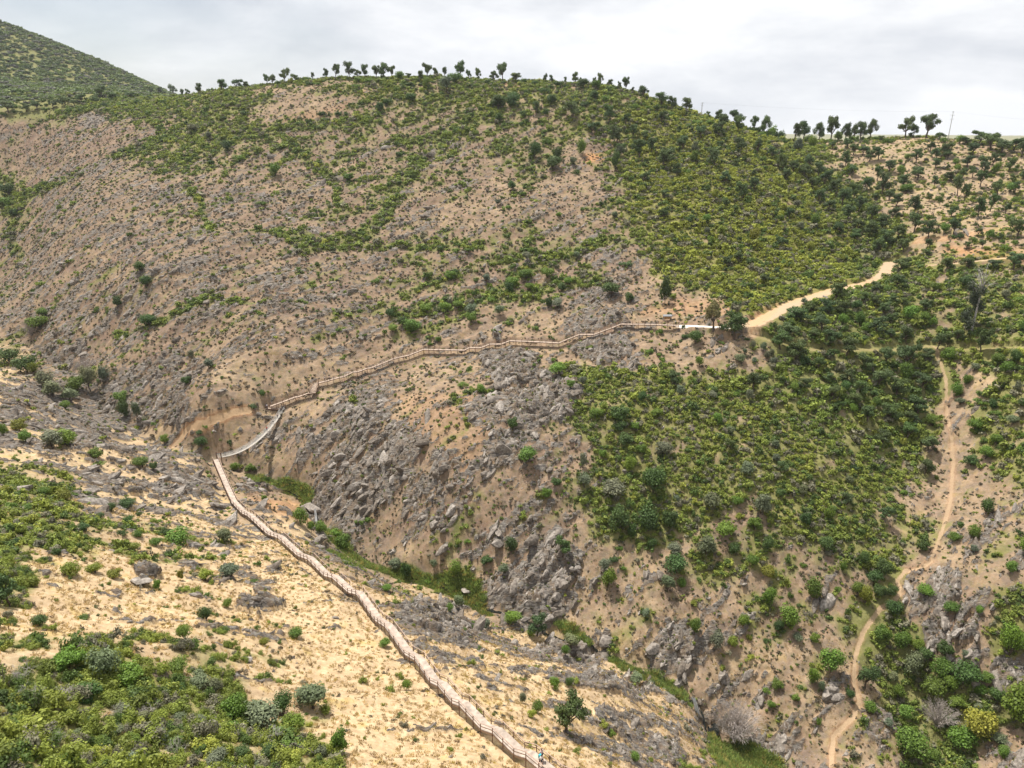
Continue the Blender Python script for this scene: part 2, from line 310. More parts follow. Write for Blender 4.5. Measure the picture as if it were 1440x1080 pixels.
# ------------------------------------------------------------------ materials
def mat(name, rough=.8):
    m = bpy.data.materials.new(name); m.use_nodes = True; t = m.node_tree
    b = t.nodes['Principled BSDF']; b.inputs['Roughness'].default_value = rough; b.inputs['Specular IOR Level'].default_value = .25
    return m, t, b
def plain(name, col, rough=.75, var=.12, scale=3.0, bump=.0):
    m, t, b = mat(name, rough); n = t.nodes.new('ShaderNodeTexNoise'); n.inputs['Scale'].default_value = scale; n.inputs['Detail'].default_value = 5
    tcn = t.nodes.new('ShaderNodeTexCoord'); t.links.new(tcn.outputs['Object'], n.inputs[0])
    r = t.nodes.new('ShaderNodeValToRGB'); r.color_ramp.elements[0].position = .3; r.color_ramp.elements[1].position = .7
    r.color_ramp.elements[0].color = (*[c*(1-var*2) for c in col], 1); r.color_ramp.elements[1].color = (*[min(1, c*(1+var*2)) for c in col], 1)
    t.links.new(n.outputs[0], r.inputs[0]); t.links.new(r.outputs[0], b.inputs['Base Color'])
    if bump:
        bn = t.nodes.new('ShaderNodeBump'); bn.inputs['Strength'].default_value = bump; bn.inputs['Distance'].default_value = .05
        t.links.new(n.outputs[0], bn.inputs['Height']); t.links.new(bn.outputs[0], b.inputs['Normal'])
    return m
def ground_material():
    m, t, b = mat('hillside_ground', .92); N = t.nodes.new; L = t.links.new
    b.inputs['Specular IOR Level'].default_value = .1
    geo = N('ShaderNodeNewGeometry')
    def attr(n):
        a = N('ShaderNodeAttribute'); a.attribute_name = n; s = N('ShaderNodeSeparateColor'); L(a.outputs['Color'], s.inputs[0]); return s.outputs, a.outputs['Alpha']
    (rock, green, straw), yel = attr('cover_a'); (path, orange, reed), wet = attr('cover_b')
    def noise(sc, det=5, rough=.55, vec=None, dist=0.):
        n = N('ShaderNodeTexNoise'); n.inputs['Scale'].default_value = sc; n.inputs['Detail'].default_value = det; n.inputs['Roughness'].default_value = rough; n.inputs['Distortion'].default_value = dist
        L(vec or geo.outputs['Position'], n.inputs[0]); return n.outputs[0]
    def ramp(f, stops):
        r = N('ShaderNodeValToRGB'); e = r.color_ramp.elements
        while len(e) > len(stops): e.remove(e[-1])
        while len(e) < len(stops): e.new(.5)
        for i, (p, c) in enumerate(stops): e[i].position = p; e[i].color = (*c, 1) if len(c) == 3 else (c[0],)*3+(1,)
        L(f, r.inputs[0]); return r.outputs[0]
    def mix(f, a, c, mode='MIX'):
        x = N('ShaderNodeMix'); x.data_type = 'RGBA'; x.blend_type = mode
        for s, v in ((0, f), (6, a), (7, c)):
            if isinstance(v, (float, int)): x.inputs[s].default_value = v
            elif isinstance(v, tuple): x.inputs[s].default_value = (*v, 1)
            else: L(v, x.inputs[s])
        return x.outputs[2]
    def math_(op, a, c=None, cl=False):
        x = N('ShaderNodeMath'); x.operation = op; x.use_clamp = cl
        for s, v in ((0, a), (1, c)):
            if v is None: continue
            if isinstance(v, (float, int)): x.inputs[s].default_value = v
            else: L(v, x.inputs[s])
        return x.outputs[0]
    nA, nB, nC, nD = noise(.09, 5), noise(.9, 6, .65), noise(4.5, 4, .7), noise(.35, 6, .6)
    soil = ramp(nD, [(.32, (.085,.053,.038)), (.5, (.168,.106,.077)), (.68, (.255,.172,.125))])
    strawc = ramp(nB, [(.28, (.34,.235,.135)), (.5, (.47,.345,.205)), (.72, (.60,.47,.30))])
    sf = math_('ADD', straw, math_('MULTIPLY', math_('SUBTRACT', nA, .5), 1.1), True)
    base = mix(sf, soil, strawc)
    base = mix(ramp(nB, [(.50, (0,)), (.66, (.45,))]), base, (.215,.165,.135))
    base = mix(ramp(noise(.30, 7, .72), [(.47, (0,)), (.60, (.8,))]), base, (.150,.125,.107))
    base = mix(ramp(noise(.55, 6, .75), [(.36, (.8,)), (.50, (0,))]), base, (.115,.11,.050))
    base = mix(ramp(straw, [(.45, (.35,)), (.9, (.93,))]), base, mix(sf, soil, strawc))
    # pale stones and dark specks
    vo = N('ShaderNodeTexVoronoi'); vo.inputs['Scale'].default_value = 1.6; L(geo.outputs['Position'], vo.inputs[0])
    base = mix(ramp(vo.outputs['Distance'], [(.10, (.55,)), (.2, (0,))]), base, (.36,.31,.27))
    base = mix(ramp(nC, [(.30, (.5,)), (.42, (0,))]), base, (.10,.075,.05))
    yl = mix(ramp(noise(.22, 5, .7), [(.56, (0,)), (.68, (.65,))]), base, (.40,.29,.06))
    base = mix(math_('MULTIPLY', straw, .8), base, yl)
    base = mix(orange, base, ramp(nB, [(.3, (.30,.145,.065)), (.7, (.46,.26,.13))]))
    gcol = ramp(nB, [(.3, (.080,.105,.028)), (.5, (.13,.155,.042)), (.72, (.19,.19,.07))])
    gcol = mix(yel, gcol, mix(.6, gcol, (.185,.185,.035)))
    base = mix(math_('MULTIPLY', green, .72), base, gcol)
    # rock
    mp = N('ShaderNodeMapping'); mp.inputs['Rotation'].default_value = (.35, .5, .55); mp.inputs['Scale'].default_value = (.35, 1.6, 1.6)
    L(geo.outputs['Position'], mp.inputs[0])
    rn = noise(1.1, 8, .68, mp.outputs[0], .6); rn2 = noise(.5, 5, .6)
    rc = ramp(rn, [(.34, (.030,.025,.022)), (.44, (.105,.092,.082)), (.55, (.205,.184,.163)), (.72, (.37,.34,.30))])  # darkest stops paint crevice shade into the rock colour
    rc = mix(ramp(rn2, [(.46, (0,)), (.60, (.7,))]), rc, (.20,.145,.10))
    rc = mix(ramp(noise(1.7, 4), [(.58, (0,)), (.68, (.4,))]), rc, (.29,.27,.15))
    rf = ramp(math_('ADD', rock, math_('MULTIPLY', math_('SUBTRACT', noise(1.3, 6, .7, mp.outputs[0]), .5), 1.9)), [(.50, (0,)), (.66, (1,))])
    base = mix(rf, base, rc)
    pc = ramp(nC, [(.3, (.32,.235,.155)), (.6, (.43,.335,.23))])
    pc = mix(ramp(path, [(.3, (1,)), (.7, (0,))]), pc, (.33,.235,.15)); pc = mix(orange, pc, (.47,.30,.16))
    pc = mix(ramp(path, [(.93, (0,)), (1.0, (1,))]), pc, (.66,.62,.56))
    base = mix(ramp(math_('ADD', path, math_('MULTIPLY', math_('SUBTRACT', nC, .5), .5)), [(.22, (0,)), (.5, (1,))]), base, pc)
    base = mix(math_('MULTIPLY', reed, .9), base, (.10,.17,.03))
    base = mix(math_('MULTIPLY', wet, .35), base, (.09,.075,.055))
    L(base, b.inputs['Base Color'])
    h = math_('ADD', math_('MULTIPLY', nC, .10), math_('ADD', math_('MULTIPLY', nB, .35), math_('MULTIPLY', math_('MULTIPLY', rn, rf), 1.3)))
    bp = N('ShaderNodeBump'); bp.inputs['Strength'].default_value = .85; bp.inputs['Distance'].default_value = .55; L(h, bp.inputs['Height']); L(bp.outputs[0], b.inputs['Normal'])
    return m
def rock_material():
    m, t, b = mat('weathered_rock', .9); N = t.nodes.new; L = t.links.new
    tcn = N('ShaderNodeNewGeometry'); oi = N('ShaderNodeObjectInfo')
    n = N('ShaderNodeTexNoise'); n.inputs['Scale'].default_value = 1.4; n.inputs['Detail'].default_value = 7; n.inputs['Roughness'].default_value = .65; L(tcn.outputs['Position'], n.inputs[0])
    r = N('ShaderNodeValToRGB'); e = r.color_ramp.elements; e[0].position = .3; e[0].color = (.09,.080,.072,1); e[1].position = .72; e[1].color = (.37,.34,.305,1)
    x = e.new(.5); x.color = (.21,.19,.168,1); L(n.outputs[0], r.inputs[0])
    mx = N('ShaderNodeMix'); mx.data_type = 'RGBA'; mx.blend_type = 'MULTIPLY'; mx.inputs[0].default_value = 1; L(r.outputs[0], mx.inputs[6])
    r2 = N('ShaderNodeValToRGB'); r2.color_ramp.elements[0].color = (.62,.56,.5,1); r2.color_ramp.elements[1].color = (1.25,1.22,1.2,1); L(oi.outputs['Random'], r2.inputs[0]); L(r2.outputs[0], mx.inputs[7])
    L(mx.outputs[2], b.inputs['Base Color'])
    bp = N('ShaderNodeBump'); bp.inputs['Strength'].default_value = .7; bp.inputs['Distance'].default_value = .25; L(n.outputs[0], bp.inputs['Height']); L(bp.outputs[0], b.inputs['Normal'])
    return m
def leaf_material(name, source, rough=.62):
    """source: 'OBJECT' reads the object's own colour, 'INSTANCER' the tint stored per plant of the scrub."""
    m, t, b = mat(name, rough); N = t.nodes.new; L = t.links.new
    if source == 'OBJECT': oi = N('ShaderNodeObjectInfo'); col = oi.outputs['Color']
    else: a = N('ShaderNodeAttribute'); a.attribute_type = 'INSTANCER'; a.attribute_name = 'tint'; col = a.outputs['Color']
    v = N('ShaderNodeAttribute'); v.attribute_name = 'leafvar'
    r = N('ShaderNodeValToRGB'); e = r.color_ramp.elements; e[0].color = (.60,.62,.62,1); e[1].color = (1.42,1.40,1.3,1); L(v.outputs['Fac'], r.inputs[0])
    mx = N('ShaderNodeMix'); mx.data_type = 'RGBA'; mx.blend_type = 'MULTIPLY'; mx.inputs[0].default_value = 1; L(col, mx.inputs[6]); L(r.outputs[0], mx.inputs[7])
    L(mx.outputs[2], b.inputs['Base Color']); b.inputs['Specular IOR Level'].default_value = .3
    tr = N('ShaderNodeBsdfTranslucent'); L(mx.outputs[2], tr.inputs[0]); ms = N('ShaderNodeMixShader'); ms.inputs[0].default_value = .32
    o = t.nodes['Material Output']; L(b.outputs[0], ms.inputs[1]); L(tr.outputs[0], ms.inputs[2]); L(ms.outputs[0], o.inputs[0])
    return m
M_GROUND = ground_material(); M_ROCK = rock_material()
M_LEAF = leaf_material('bush_leaves', 'OBJECT'); M_SCRUB = leaf_material('scrub_leaves', 'INSTANCER')
M_BARK = plain('cork_bark', (.10,.075,.055), .9, .25, 6, .4); M_DEAD = plain('bleached_dead_wood', (.40,.37,.34), .85, .15, 5)
M_WOOD = plain('weathered_deck_timber', (.385,.315,.26), .8, .16, 1.2, .2); M_POST = plain('brown_timber_post', (.19,.115,.08), .8, .15, 4, .2)
M_RAIL = plain('handrail_timber', (.34,.245,.19), .8, .12, 4)
M_STEEL = plain('galvanised_steel', (.35,.35,.35), .45, .08, 8); M_WATER, _t, _b = mat('dark_stream_water', .25); _b.inputs['Base Color'].default_value = (.012,.014,.012,1); _b.inputs['Specular IOR Level'].default_value = .12
M_FOAM = plain('white_falling_water', (.6,.62,.63), .4, .15, 6, .5)
# ------------------------------------------------------------------ object helpers
def newobj(name, me, parent=None, **props):
    o = bpy.data.objects.new(name, me); COL.objects.link(o)
    if parent: o.parent = parent
    for k, v in props.items(): o[k] = v
    return o
def thing(name, label, cat, loc, rz=0, group=None):
    o = bpy.data.objects.new(name, None); COL.objects.link(o); o.location = loc; o.rotation_euler = (0, 0, rz); o.empty_display_size = .3
    o['label'] = label; o['category'] = cat
    if group: o['group'] = group
    return o
def npmesh(name, V, Fq, mats, smooth=False, attrs=None):
    me = bpy.data.meshes.new(name); V = np.asarray(V, np.float32); Fq = np.asarray(Fq, np.int32); k = Fq.shape[1]
    me.vertices.add(len(V)); me.vertices.foreach_set('co', V.ravel())
    me.loops.add(Fq.size); me.loops.foreach_set('vertex_index', Fq.ravel())
    me.polygons.add(len(Fq)); me.polygons.foreach_set('loop_start', np.arange(0, Fq.size, k, dtype=np.int32)); me.polygons.foreach_set('loop_total', np.full(len(Fq), k, np.int32))
    for n_, a in (attrs or {}).items():
        if a.ndim == 1: at = me.attributes.new(n_, 'FLOAT', 'POINT'); at.data.foreach_set('value', a.astype(np.float32))
        else: at = me.attributes.new(n_, 'FLOAT_COLOR', 'POINT'); at.data.foreach_set('color', a.astype(np.float32).ravel())
    me.update(calc_edges=True)
    me.polygons.foreach_set('use_smooth', np.full(len(Fq), smooth))
    for m_ in mats: me.materials.append(m_)
    return me
class MB:
    """Collects boxes, bars and tubes into one mesh."""
    def __init__(s): s.v = []; s.f = []; s.m = []
    def box(s, c, h, R=None, mi=0):
        c = np.array(c, float); i = len(s.v); R = np.eye(3) if R is None else np.array(R)
        for a in (-1, 1):
            for b_ in (-1, 1):
                for d in (-1, 1): s.v.append(c + R @ (np.array([a, b_, d]) * np.array(h)))
        for q in ((0,1,3,2),(4,6,7,5),(0,4,5,1),(2,3,7,6),(0,2,6,4),(1,5,7,3)): s.f.append(tuple(i+k for k in q)); s.m.append(mi)
    def bar(s, a, b_, w, h, mi=0, up=(0,0,1)):
        a = np.array(a, float); b_ = np.array(b_, float); d = b_ - a; Ln = np.linalg.norm(d)
        if Ln < 1e-5: return
        d = d / Ln; up = np.array(up, float)
        if abs(d @ up) > .98: up = np.array([1., 0, 0])
        x = np.cross(d, up); x /= np.linalg.norm(x); u = np.cross(x, d)
        s.box((a+b_)/2, (w/2, Ln/2, h/2), np.column_stack([x, d, u]), mi)
    def tube(s, pts, rad, k=6, mi=0):
        pts = [np.array(p, float) for p in pts]; base = len(s.v)
        for i, p in enumerate(pts):
            d = pts[min(i+1, len(pts)-1)] - pts[max(i-1, 0)]; d = d / (np.linalg.norm(d)+1e-9)
            a = np.cross(d, (0.3, .2, .93)); a /= np.linalg.norm(a)+1e-9; b_ = np.cross(d, a)
            for j in range(k):
                t = 2*math.pi*j/k; s.v.append(p + rad[i]*(math.cos(t)*a + math.sin(t)*b_))
        for i in range(len(pts)-1):
            for j in range(k):
                s.f.append((base+i*k+j, base+i*k+(j+1)%k, base+(i+1)*k+(j+1)%k, base+(i+1)*k+j)); s.m.append(mi)
    def mesh(s, name, mats, smooth=False):
        me = bpy.data.meshes.new(name); me.from_pydata([tuple(v) for v in s.v], [], s.f)
        for m_ in mats: me.materials.append(m_)
        me.polygons.foreach_set('material_index', s.m); me.polygons.foreach_set('use_smooth', [smooth]*len(s.f)); me.update(); return me
# ------------------------------------------------------------------ the ground: one polar sheet reaching the horizon
th = np.radians(np.r_[np.arange(-180, -56, 3.0), np.linspace(-56, 56, 1380), np.arange(58, 178, 3.0)])
rr = np.r_[np.arange(1, 20, 2.5), np.arange(20, 80, .30), np.arange(80, 320, .30), np.arange(320, 560, .65), np.arange(560, 1500, 6), np.geomspace(1500, 9000, 24)]
TH, RR = np.meshgrid(th, rr); TX = RR*np.sin(TH); TY = RR*np.cos(TH)
TZ = np.empty_like(TX); CA = np.empty(TX.shape+(4,), np.float32); CB = np.empty(TX.shape+(4,), np.float32)
for i in range(0, len(rr), 100):
    s_ = slice(i, i+100); x, y = TX[s_], TY[s_]; c = cover(x, y); TZ[s_] = terrain(x, y, c)
    far = sstep(900, 1500, np.hypot(x, y))
    CA[s_] = np.stack([c['rock'], np.maximum(c['green'], far), c['straw'], c['yel']], -1); CB[s_] = np.stack([c['path'], np.maximum(c['orange'], c['porange']), c['reed'], c['wet']*(c['dep'] < 400)], -1)
nr, nc = TX.shape
idx = np.arange(nr*nc, dtype=np.int32).reshape(nr, nc)
Q = np.stack([idx[:-1, :-1], idx[:-1, 1:], idx[1:, 1:], idx[1:, :-1]], -1).reshape(-1, 4)
Q2 = np.stack([idx[:-1, -1], idx[:-1, 0], idx[1:, 0], idx[1:, -1]], -1)
Q = np.vstack([Q, Q2])[:, ::-1]
me = npmesh('hillside_ground', np.stack([TX, TY, TZ + CAMZ], -1).reshape(-1, 3), Q, [M_GROUND], True, {'cover_a': CA.reshape(-1, 4), 'cover_b': CB.reshape(-1, 4)})
newobj('hillside_ground', me, kind='structure')
# fast lookup: regular 1 m height grid of the finished ground
HX0, HY0, HS = -420.0, 15.0, .6
hx, hy = np.arange(HX0, 421, HS), np.arange(HY0, 620, HS)
HG = np.empty((len(hy), len(hx)))
for i in range(0, len(hy), 150):
    x, y = np.meshgrid(hx, hy[i:i+150]); HG[i:i+150] = terrain(x, y)
def gz(x, y):
    x = np.atleast_1d(np.asarray(x, float)); y = np.atleast_1d(np.asarray(y, float))
    o = bil(HG, (x-HX0)/HS, (y-HY0)/HS); m = (x < HX0) | (x > 420) | (y < HY0) | (y > 619)
    if m.any(): o[m] = terrain(x[m], y[m])
    return o
def hit(px, py):                          # finished ground under a pixel
    d = ray(px, py); d = d/np.linalg.norm(d); t = np.arange(35, 1500, .5)
    k = np.nonzero(d[2]*t < gz(d[0]*t, d[1]*t))[0]
    return None if len(k) == 0 else d*t[k[0]]
#@@PART2
# ------------------------------------------------------------------ plant shapes (leaf clumps through the crown's volume)
def leaf_mesh(name, lobes, nl, size, mat_, up=.25, shell=.55, seed=0, elong=1.5, twigs=None):
    r = np.random.default_rng(seed); lobes = np.array(lobes, float); w = (lobes[:, 3:6].prod(1)) ** .66; w /= w.sum()
    li = r.choice(len(lobes), nl, p=w); d = r.normal(size=(nl, 3)); d /= np.linalg.norm(d, axis=1)[:, None]
    rad = shell + (1-shell) * r.random(nl) ** .7; rad *= 1 + .16*r.normal(size=nl)
    c = lobes[li, :3] + d * lobes[li, 3:6] * rad[:, None]
    nrm = d + r.normal(size=(nl, 3)) * .55 + np.array([0, 0, up]); nrm /= np.linalg.norm(nrm, axis=1)[:, None]
    t = np.cross(nrm, r.normal(size=(nl, 3))); t /= np.linalg.norm(t, axis=1)[:, None]; b = np.cross(nrm, t)
    s = size * r.uniform(.55, 1.25, nl)[:, None]
    k = r.uniform(.7, 1.2, (4, nl, 1))
    V = np.stack([c - t*s*elong*k[0], c + b*s*k[1], c + t*s*elong*k[2], c - b*s*k[3]], 1).reshape(-1, 3)
    V[:, 2] = np.maximum(V[:, 2], -.15)
    Fq = np.arange(nl*4).reshape(-1, 4); lv = np.clip(.5 + .22*r.normal(size=nl) + .25*(r.random(len(lobes))[li]-.5), 0, 1)
    return npmesh(name, V, Fq, [mat_], False, {'leafvar': np.repeat(lv, 4)})
def rlobes(seed, n, W, H, z0, lr, flat=.8):
    r = np.random.default_rng(seed); o = []
    for i in range(n):
        a = 2*math.pi*(i + r.random()*.8)/n; q = (W/2-lr*W*.5) * r.uniform(.35, 1.0); zz = z0 + (H-z0)*r.uniform(.25, .85)
        s = lr*W*r.uniform(.6, 1.15)*.5; o.append((q*math.cos(a), q*math.sin(a), zz, s, s, s*flat))
    o.append((0, 0, z0+(H-z0)*.62, lr*W*.5, lr*W*.5, lr*W*.45)); return o
def trunk_mesh(name, seed, lobes, H, r0, mat_, fork=.28):
    r = np.random.default_rng(seed); m = MB(); lean = r.normal(size=2)*.04*H
    f = np.array([lean[0], lean[1], H*fork]); m.tube([(0,0,-.5), (lean[0]*.3, lean[1]*.3, H*.12), f], [r0*1.25, r0, r0*.85], 7)
    for l in lobes:
        e = np.array(l[:3]); mid = f + (e-f)*.5 + np.array([0, 0, -.06*H]) + r.normal(size=3)*.03*H
        m.tube([f, mid, e], [r0*.55, r0*.34, r0*.12], 5)
    return m.mesh(name, [mat_], True)
OAKS = []
for i in range(7):
    Wd, H = 7.0, 7.0; lb = rlobes(10+i, 8+i % 4, Wd, H, 1.3+.3*(i % 3), .37-.02*(i % 3), .8)[i % 2:]
    OAKS.append((leaf_mesh('oak_crown_mesh', lb, 2300, .17, M_LEAF, .3, .40, 20+i), trunk_mesh('oak_trunk_mesh', i, lb, H, .26, M_BARK)))
BUSH, OLIVE = [], []
for i in range(6):
    lb = rlobes(40+i, 9+i % 4, 2.0, 1.6, .25, .48+.04*(i % 2), .9)
    BUSH.append((leaf_mesh('bush_foliage_mesh', lb, 2600, .052, M_LEAF, .35, .62, 50+i, 1.3), trunk_mesh('bush_stem_mesh', 60+i, lb, 1.6, .05, M_BARK, .15)))
for i in range(4):
    lb = rlobes(70+i, 7, 2.0, 1.9, .35, .55, 1.0)
    OLIVE.append((leaf_mesh('olive_foliage_mesh', lb, 2200, .048, M_LEAF, .5, .35, 80+i, 1.9), trunk_mesh('olive_stem_mesh', 90+i, lb, 1.9, .06, M_BARK, .2)))
def twig_mesh(name, seed, W_, H, n, r0, mat_, depth=3, droop=0.):
    r = np.random.default_rng(seed); m = MB()
    def grow(p, d, ln, rd, k):
        q = p + d*ln*.5 + r.normal(size=3)*ln*.06; e = q + (d + r.normal(size=3)*.22 - np.array([0,0,droop]))*ln*.5
        m.tube([p, q, e], [rd, rd*.75, rd*.5], 4)
        if k > 0:
            for _ in range(3 + (k == 1)):
                nd = d + r.normal(size=3)*.55; nd /= np.linalg.norm(nd); grow(e if r.random() < .6 else q, nd, ln*r.uniform(.5, .75), rd*.5, k-1)
    for i in range(n):
        a = 2*math.pi*i/n + r.random(); sp_ = r.uniform(.2, .9)*W_/H; d = np.array([math.cos(a)*sp_*.6, math.sin(a)*sp_*.6, 1.0]); d /= np.linalg.norm(d)
        grow(np.array([0, 0, -.1]), d, H*.48, r0, depth)
    return m.mesh(name, [mat_])
DEADB = [twig_mesh('dead_bush_mesh', 5+i, 2.0, 1.7, 9, .028, M_DEAD, 3) for i in range(3)]
BARE = [twig_mesh('bare_tree_mesh', 15+i, 2.5, 5.0, 2, .16, plain('burnt_bark_%s' % 'ab'[i], (.07,.055,.045), .9, .2, 5), 2) for i in range(2)]
# ------------------------------------------------------------------ scrub, grass tufts and stones: uncountable ground cover
PROT = {}
def proto_collection(key, meshes):
    c = bpy.data.collections.new(key)
    for i, me_ in enumerate(meshes):
        o = bpy.data.objects.new('%s_%02d' % (key, i), me_); c.objects.link(o)
    return c
def scatter(name, coll, P, idx_, rot, scl, tint, label=None):
    me_ = bpy.data.meshes.new(name); me_.vertices.add(len(P)); me_.vertices.foreach_set('co', np.asarray(P, np.float32).ravel())
    def at(n_, t, v, key): a = me_.attributes.new(n_, t, 'POINT'); a.data.foreach_set(key, v.ravel())
    at('idx', 'INT', np.asarray(idx_, np.int32), 'value'); at('rot', 'FLOAT_VECTOR', np.asarray(rot, np.float32), 'vector'); at('scl', 'FLOAT_VECTOR', np.asarray(scl, np.float32), 'vector')
    at('tint', 'FLOAT_COLOR', np.asarray(tint, np.float32), 'color')
    o = newobj(name, me_, kind='stuff')
    if label: o['label'] = label
    g = bpy.data.node_groups.new(name + '_scatter', 'GeometryNodeTree'); g.interface.new_socket('Geometry', in_out='INPUT', socket_type='NodeSocketGeometry'); g.interface.new_socket('Geometry', in_out='OUTPUT', socket_type='NodeSocketGeometry')
    gi, go = g.nodes.new('NodeGroupInput'), g.nodes.new('NodeGroupOutput'); ip = g.nodes.new('GeometryNodeInstanceOnPoints'); ci = g.nodes.new('GeometryNodeCollectionInfo')
    ci.inputs['Collection'].default_value = coll; ci.inputs['Separate Children'].default_value = True; ci.inputs['Reset Children'].default_value = True
    def na(n_, t): a = g.nodes.new('GeometryNodeInputNamedAttribute'); a.data_type = t; a.inputs['Name'].default_value = n_; return a.outputs['Attribute']
    g.links.new(gi.outputs[0], ip.inputs['Points']); g.links.new(ci.outputs[0], ip.inputs['Instance']); ip.inputs['Pick Instance'].default_value = True
    g.links.new(na('idx', 'INT'), ip.inputs['Instance Index'])
    er = g.nodes.new('FunctionNodeEulerToRotation'); g.links.new(na('rot', 'FLOAT_VECTOR'), er.inputs[0]); g.links.new(er.outputs[0], ip.inputs['Rotation'])
    g.links.new(na('scl', 'FLOAT_VECTOR'), ip.inputs['Scale']); g.links.new(ip.outputs[0], go.inputs[0])
    md = o.modifiers.new('scatter', 'NODES'); md.node_group = g
    return o
def mound(seed, nl, size, W_=1.0, H=.62):
    r = np.random.default_rng(seed); lb = [(r.normal()*.22*W_, r.normal()*.22*W_, H*r.uniform(.3, .55), W_*r.uniform(.2, .34), W_*r.uniform(.2, .34), H*r.uniform(.3, .5)) for _ in range(6)]
    return leaf_mesh('scrub_mound', lb, nl, size, M_SCRUB, .5, .3, seed, 1.7)
def tuft(seed, nb, H, spread):
    r = np.random.default_rng(seed); V = []; 
    for i in range(nb):
        a = r.random()*6.283; p = np.array([math.cos(a), math.sin(a), 0])*spread*r.random()**.7*.5; d = np.array([math.cos(a)*r.uniform(.1, .6), math.sin(a)*r.uniform(.1, .6), 1])*H*r.uniform(.6, 1.1)
        s = np.cross(d, (r.normal(), r.normal(), .1)); s = s/np.linalg.norm(s)*.035
        V += [p - s, p + s, p + d*.6 + s*.8, p + d]
    return npmesh('grass_tuft', V, np.arange(nb*4).reshape(-1, 4), [M_SCRUB], False, {'leafvar': np.repeat(np.clip(.5+.25*r.normal(size=nb), 0, 1), 4)})
def stone(seed, sub=2):
    bm = bmesh.new(); bmesh.ops.create_icosphere(bm, subdivisions=sub, radius=1.0); r = np.random.default_rng(seed)
    pl = [(lambda n_: (n_/np.linalg.norm(n_), r.uniform(.45, .85)))(r.normal(size=3)) for _ in range(14)]
    off = r.random(3)*50
    for v in bm.verts:
        p = np.array(v.co)
        for n_, d in pl:
            k = p @ n_ - d
            if k > 0: p = p - n_*k
        p = p * np.array([1.15, .8, .62]); q = np.array([p[0]*2.2+off[0]]), np.array([p[1]*2.2+p[2]*1.7+off[1]])
        p = p * (1 + .16*float(fbm(q[0], q[1], 3)[0]))
        v.co = p
    me_ = bpy.data.meshes.new('stone'); bm.to_mesh(me_); bm.free(); me_.materials.append(M_ROCK); return me_
cFar = proto_collection('scrub_far', [mound(100+i, 90, .105) for i in range(6)])
cMid = proto_collection('scrub_mid', [mound(120+i, 190, .075) for i in range(6)])
cNear = proto_collection('scrub_near', [mound(140+i, 700, .040) for i in range(6)])
cTuft = proto_collection('tuft', [tuft(160+i, 26, .30, .5) for i in range(5)])
cStone = proto_collection('stone', [stone(180+i) for i in range(8)])
def candidates(r0, r1, sp_, seed, az=50):
    r = np.random.default_rng(seed); a = math.radians(az); n = int(a*(r1*r1-r0*r0)/(sp_*sp_))
    rad = np.sqrt(r.uniform(r0*r0, r1*r1, n)); t = r.uniform(-a, a, n); x, y = rad*np.sin(t), rad*np.cos(t)
    px, py, dp = project(x, y, smooth_z(x, y)); m = (px > -150) & (px < 1590) & (py < 1230) & (py > 20)
    return x[m], y[m], r
def ground_normal_z(x, y, e=.8):
    gx_ = (gz(x+e, y)-gz(x-e, y))/(2*e); gy_ = (gz(x, y+e)-gz(x, y-e))/(2*e); return gx_, gy_
def road_dist(x, y):
    o = np.full(x.shape, 99.)
    for P, hw, br, og, flat in PATHS:
        bb = (x > P[:,0].min()-8) & (x < P[:,0].max()+8) & (y > P[:,1].min()-8) & (y < P[:,1].max()+8)
        if bb.any(): o[bb] = np.minimum(o[bb], segdist(x[bb], y[bb], P)[0]-hw)
    return o
def near_walk(x, y, d): return np.minimum(segdist(x, y, LOW3)[0], segdist(x, y, UP3)[0]) < d
def tint_of(yel, n, r, kind='scrub'):
    base = np.array([.160, .222, .050])*(1-yel[:, None]) + np.array([.265, .285, .045])*yel[:, None]
    g = r.random(n)[:, None]; base = np.where(g < .16, np.array([.20,.19,.13]), base); base = np.where((g > .16) & (g < .34), np.array([.095,.145,.034]), base); base = np.where(g > .96, np.array([.30,.32,.06]), base)
    base = base * r.uniform(.72, 1.32, n)[:, None]
    return np.c_[base, np.ones(n)]
def plant_scrub(name, coll, r0, r1, sp_, smin, smax, seed, sparse):
    x, y, r = candidates(r0, r1, sp_, seed); c = cover(x, y); pm = paths_at(x, y)[0]
    clump = fbm(x/2.3+7, y/2.3, 2)
    p = np.clip(c['green']*(1.0 - .45*(clump < -.18)), 0, 1); p = np.maximum(p, sparse*(.5+c['gd'])*(clump > -.15))
    p *= (pm < .12) * (road_dist(x, y) > 1.2) * (c['reed'] < .3) * (1-.6*c['rock'])
    k = (r.random(len(x)) < p) & ~near_walk(x, y, 1.4); x, y = x[k], y[k]; n = len(x); g = c['green'][k]; gd = c['gd'][k]
    big = r.uniform(smin, smax, n) * (.50 + .55*g*(.5+.5*gd)) * (1 + .5*fbm(x/7, y/7, 3)) * np.exp(r.normal(size=n)*.22)
    rot = np.c_[r.normal(size=(n, 2))*.12, r.random(n)*6.283]; sc = np.c_[big*r.uniform(.85, 1.2, n), big*r.uniform(.85, 1.2, n), big*r.uniform(.8, 1.5, n)]
    yl = np.clip(.9*c['yel'][k] + .45*fbm(x/12+60, y/12, 3), 0, 1)
    scatter(name, coll, np.c_[x, y, gz(x, y)+CAMZ-.05], r.integers(0, 6, n), rot, sc, tint_of(yl, n, r)); return n
n_a = plant_scrub('low_scrub', cFar, 235, 620, 1.4, 1.4, 2.6, 1, .22)
n_b = plant_scrub('low_scrub', cMid, 120, 235, .95, .9, 1.9, 2, .2)
n_c = plant_scrub('low_scrub', cNear, 34, 120, .72, .8, 1.75, 3, .05)
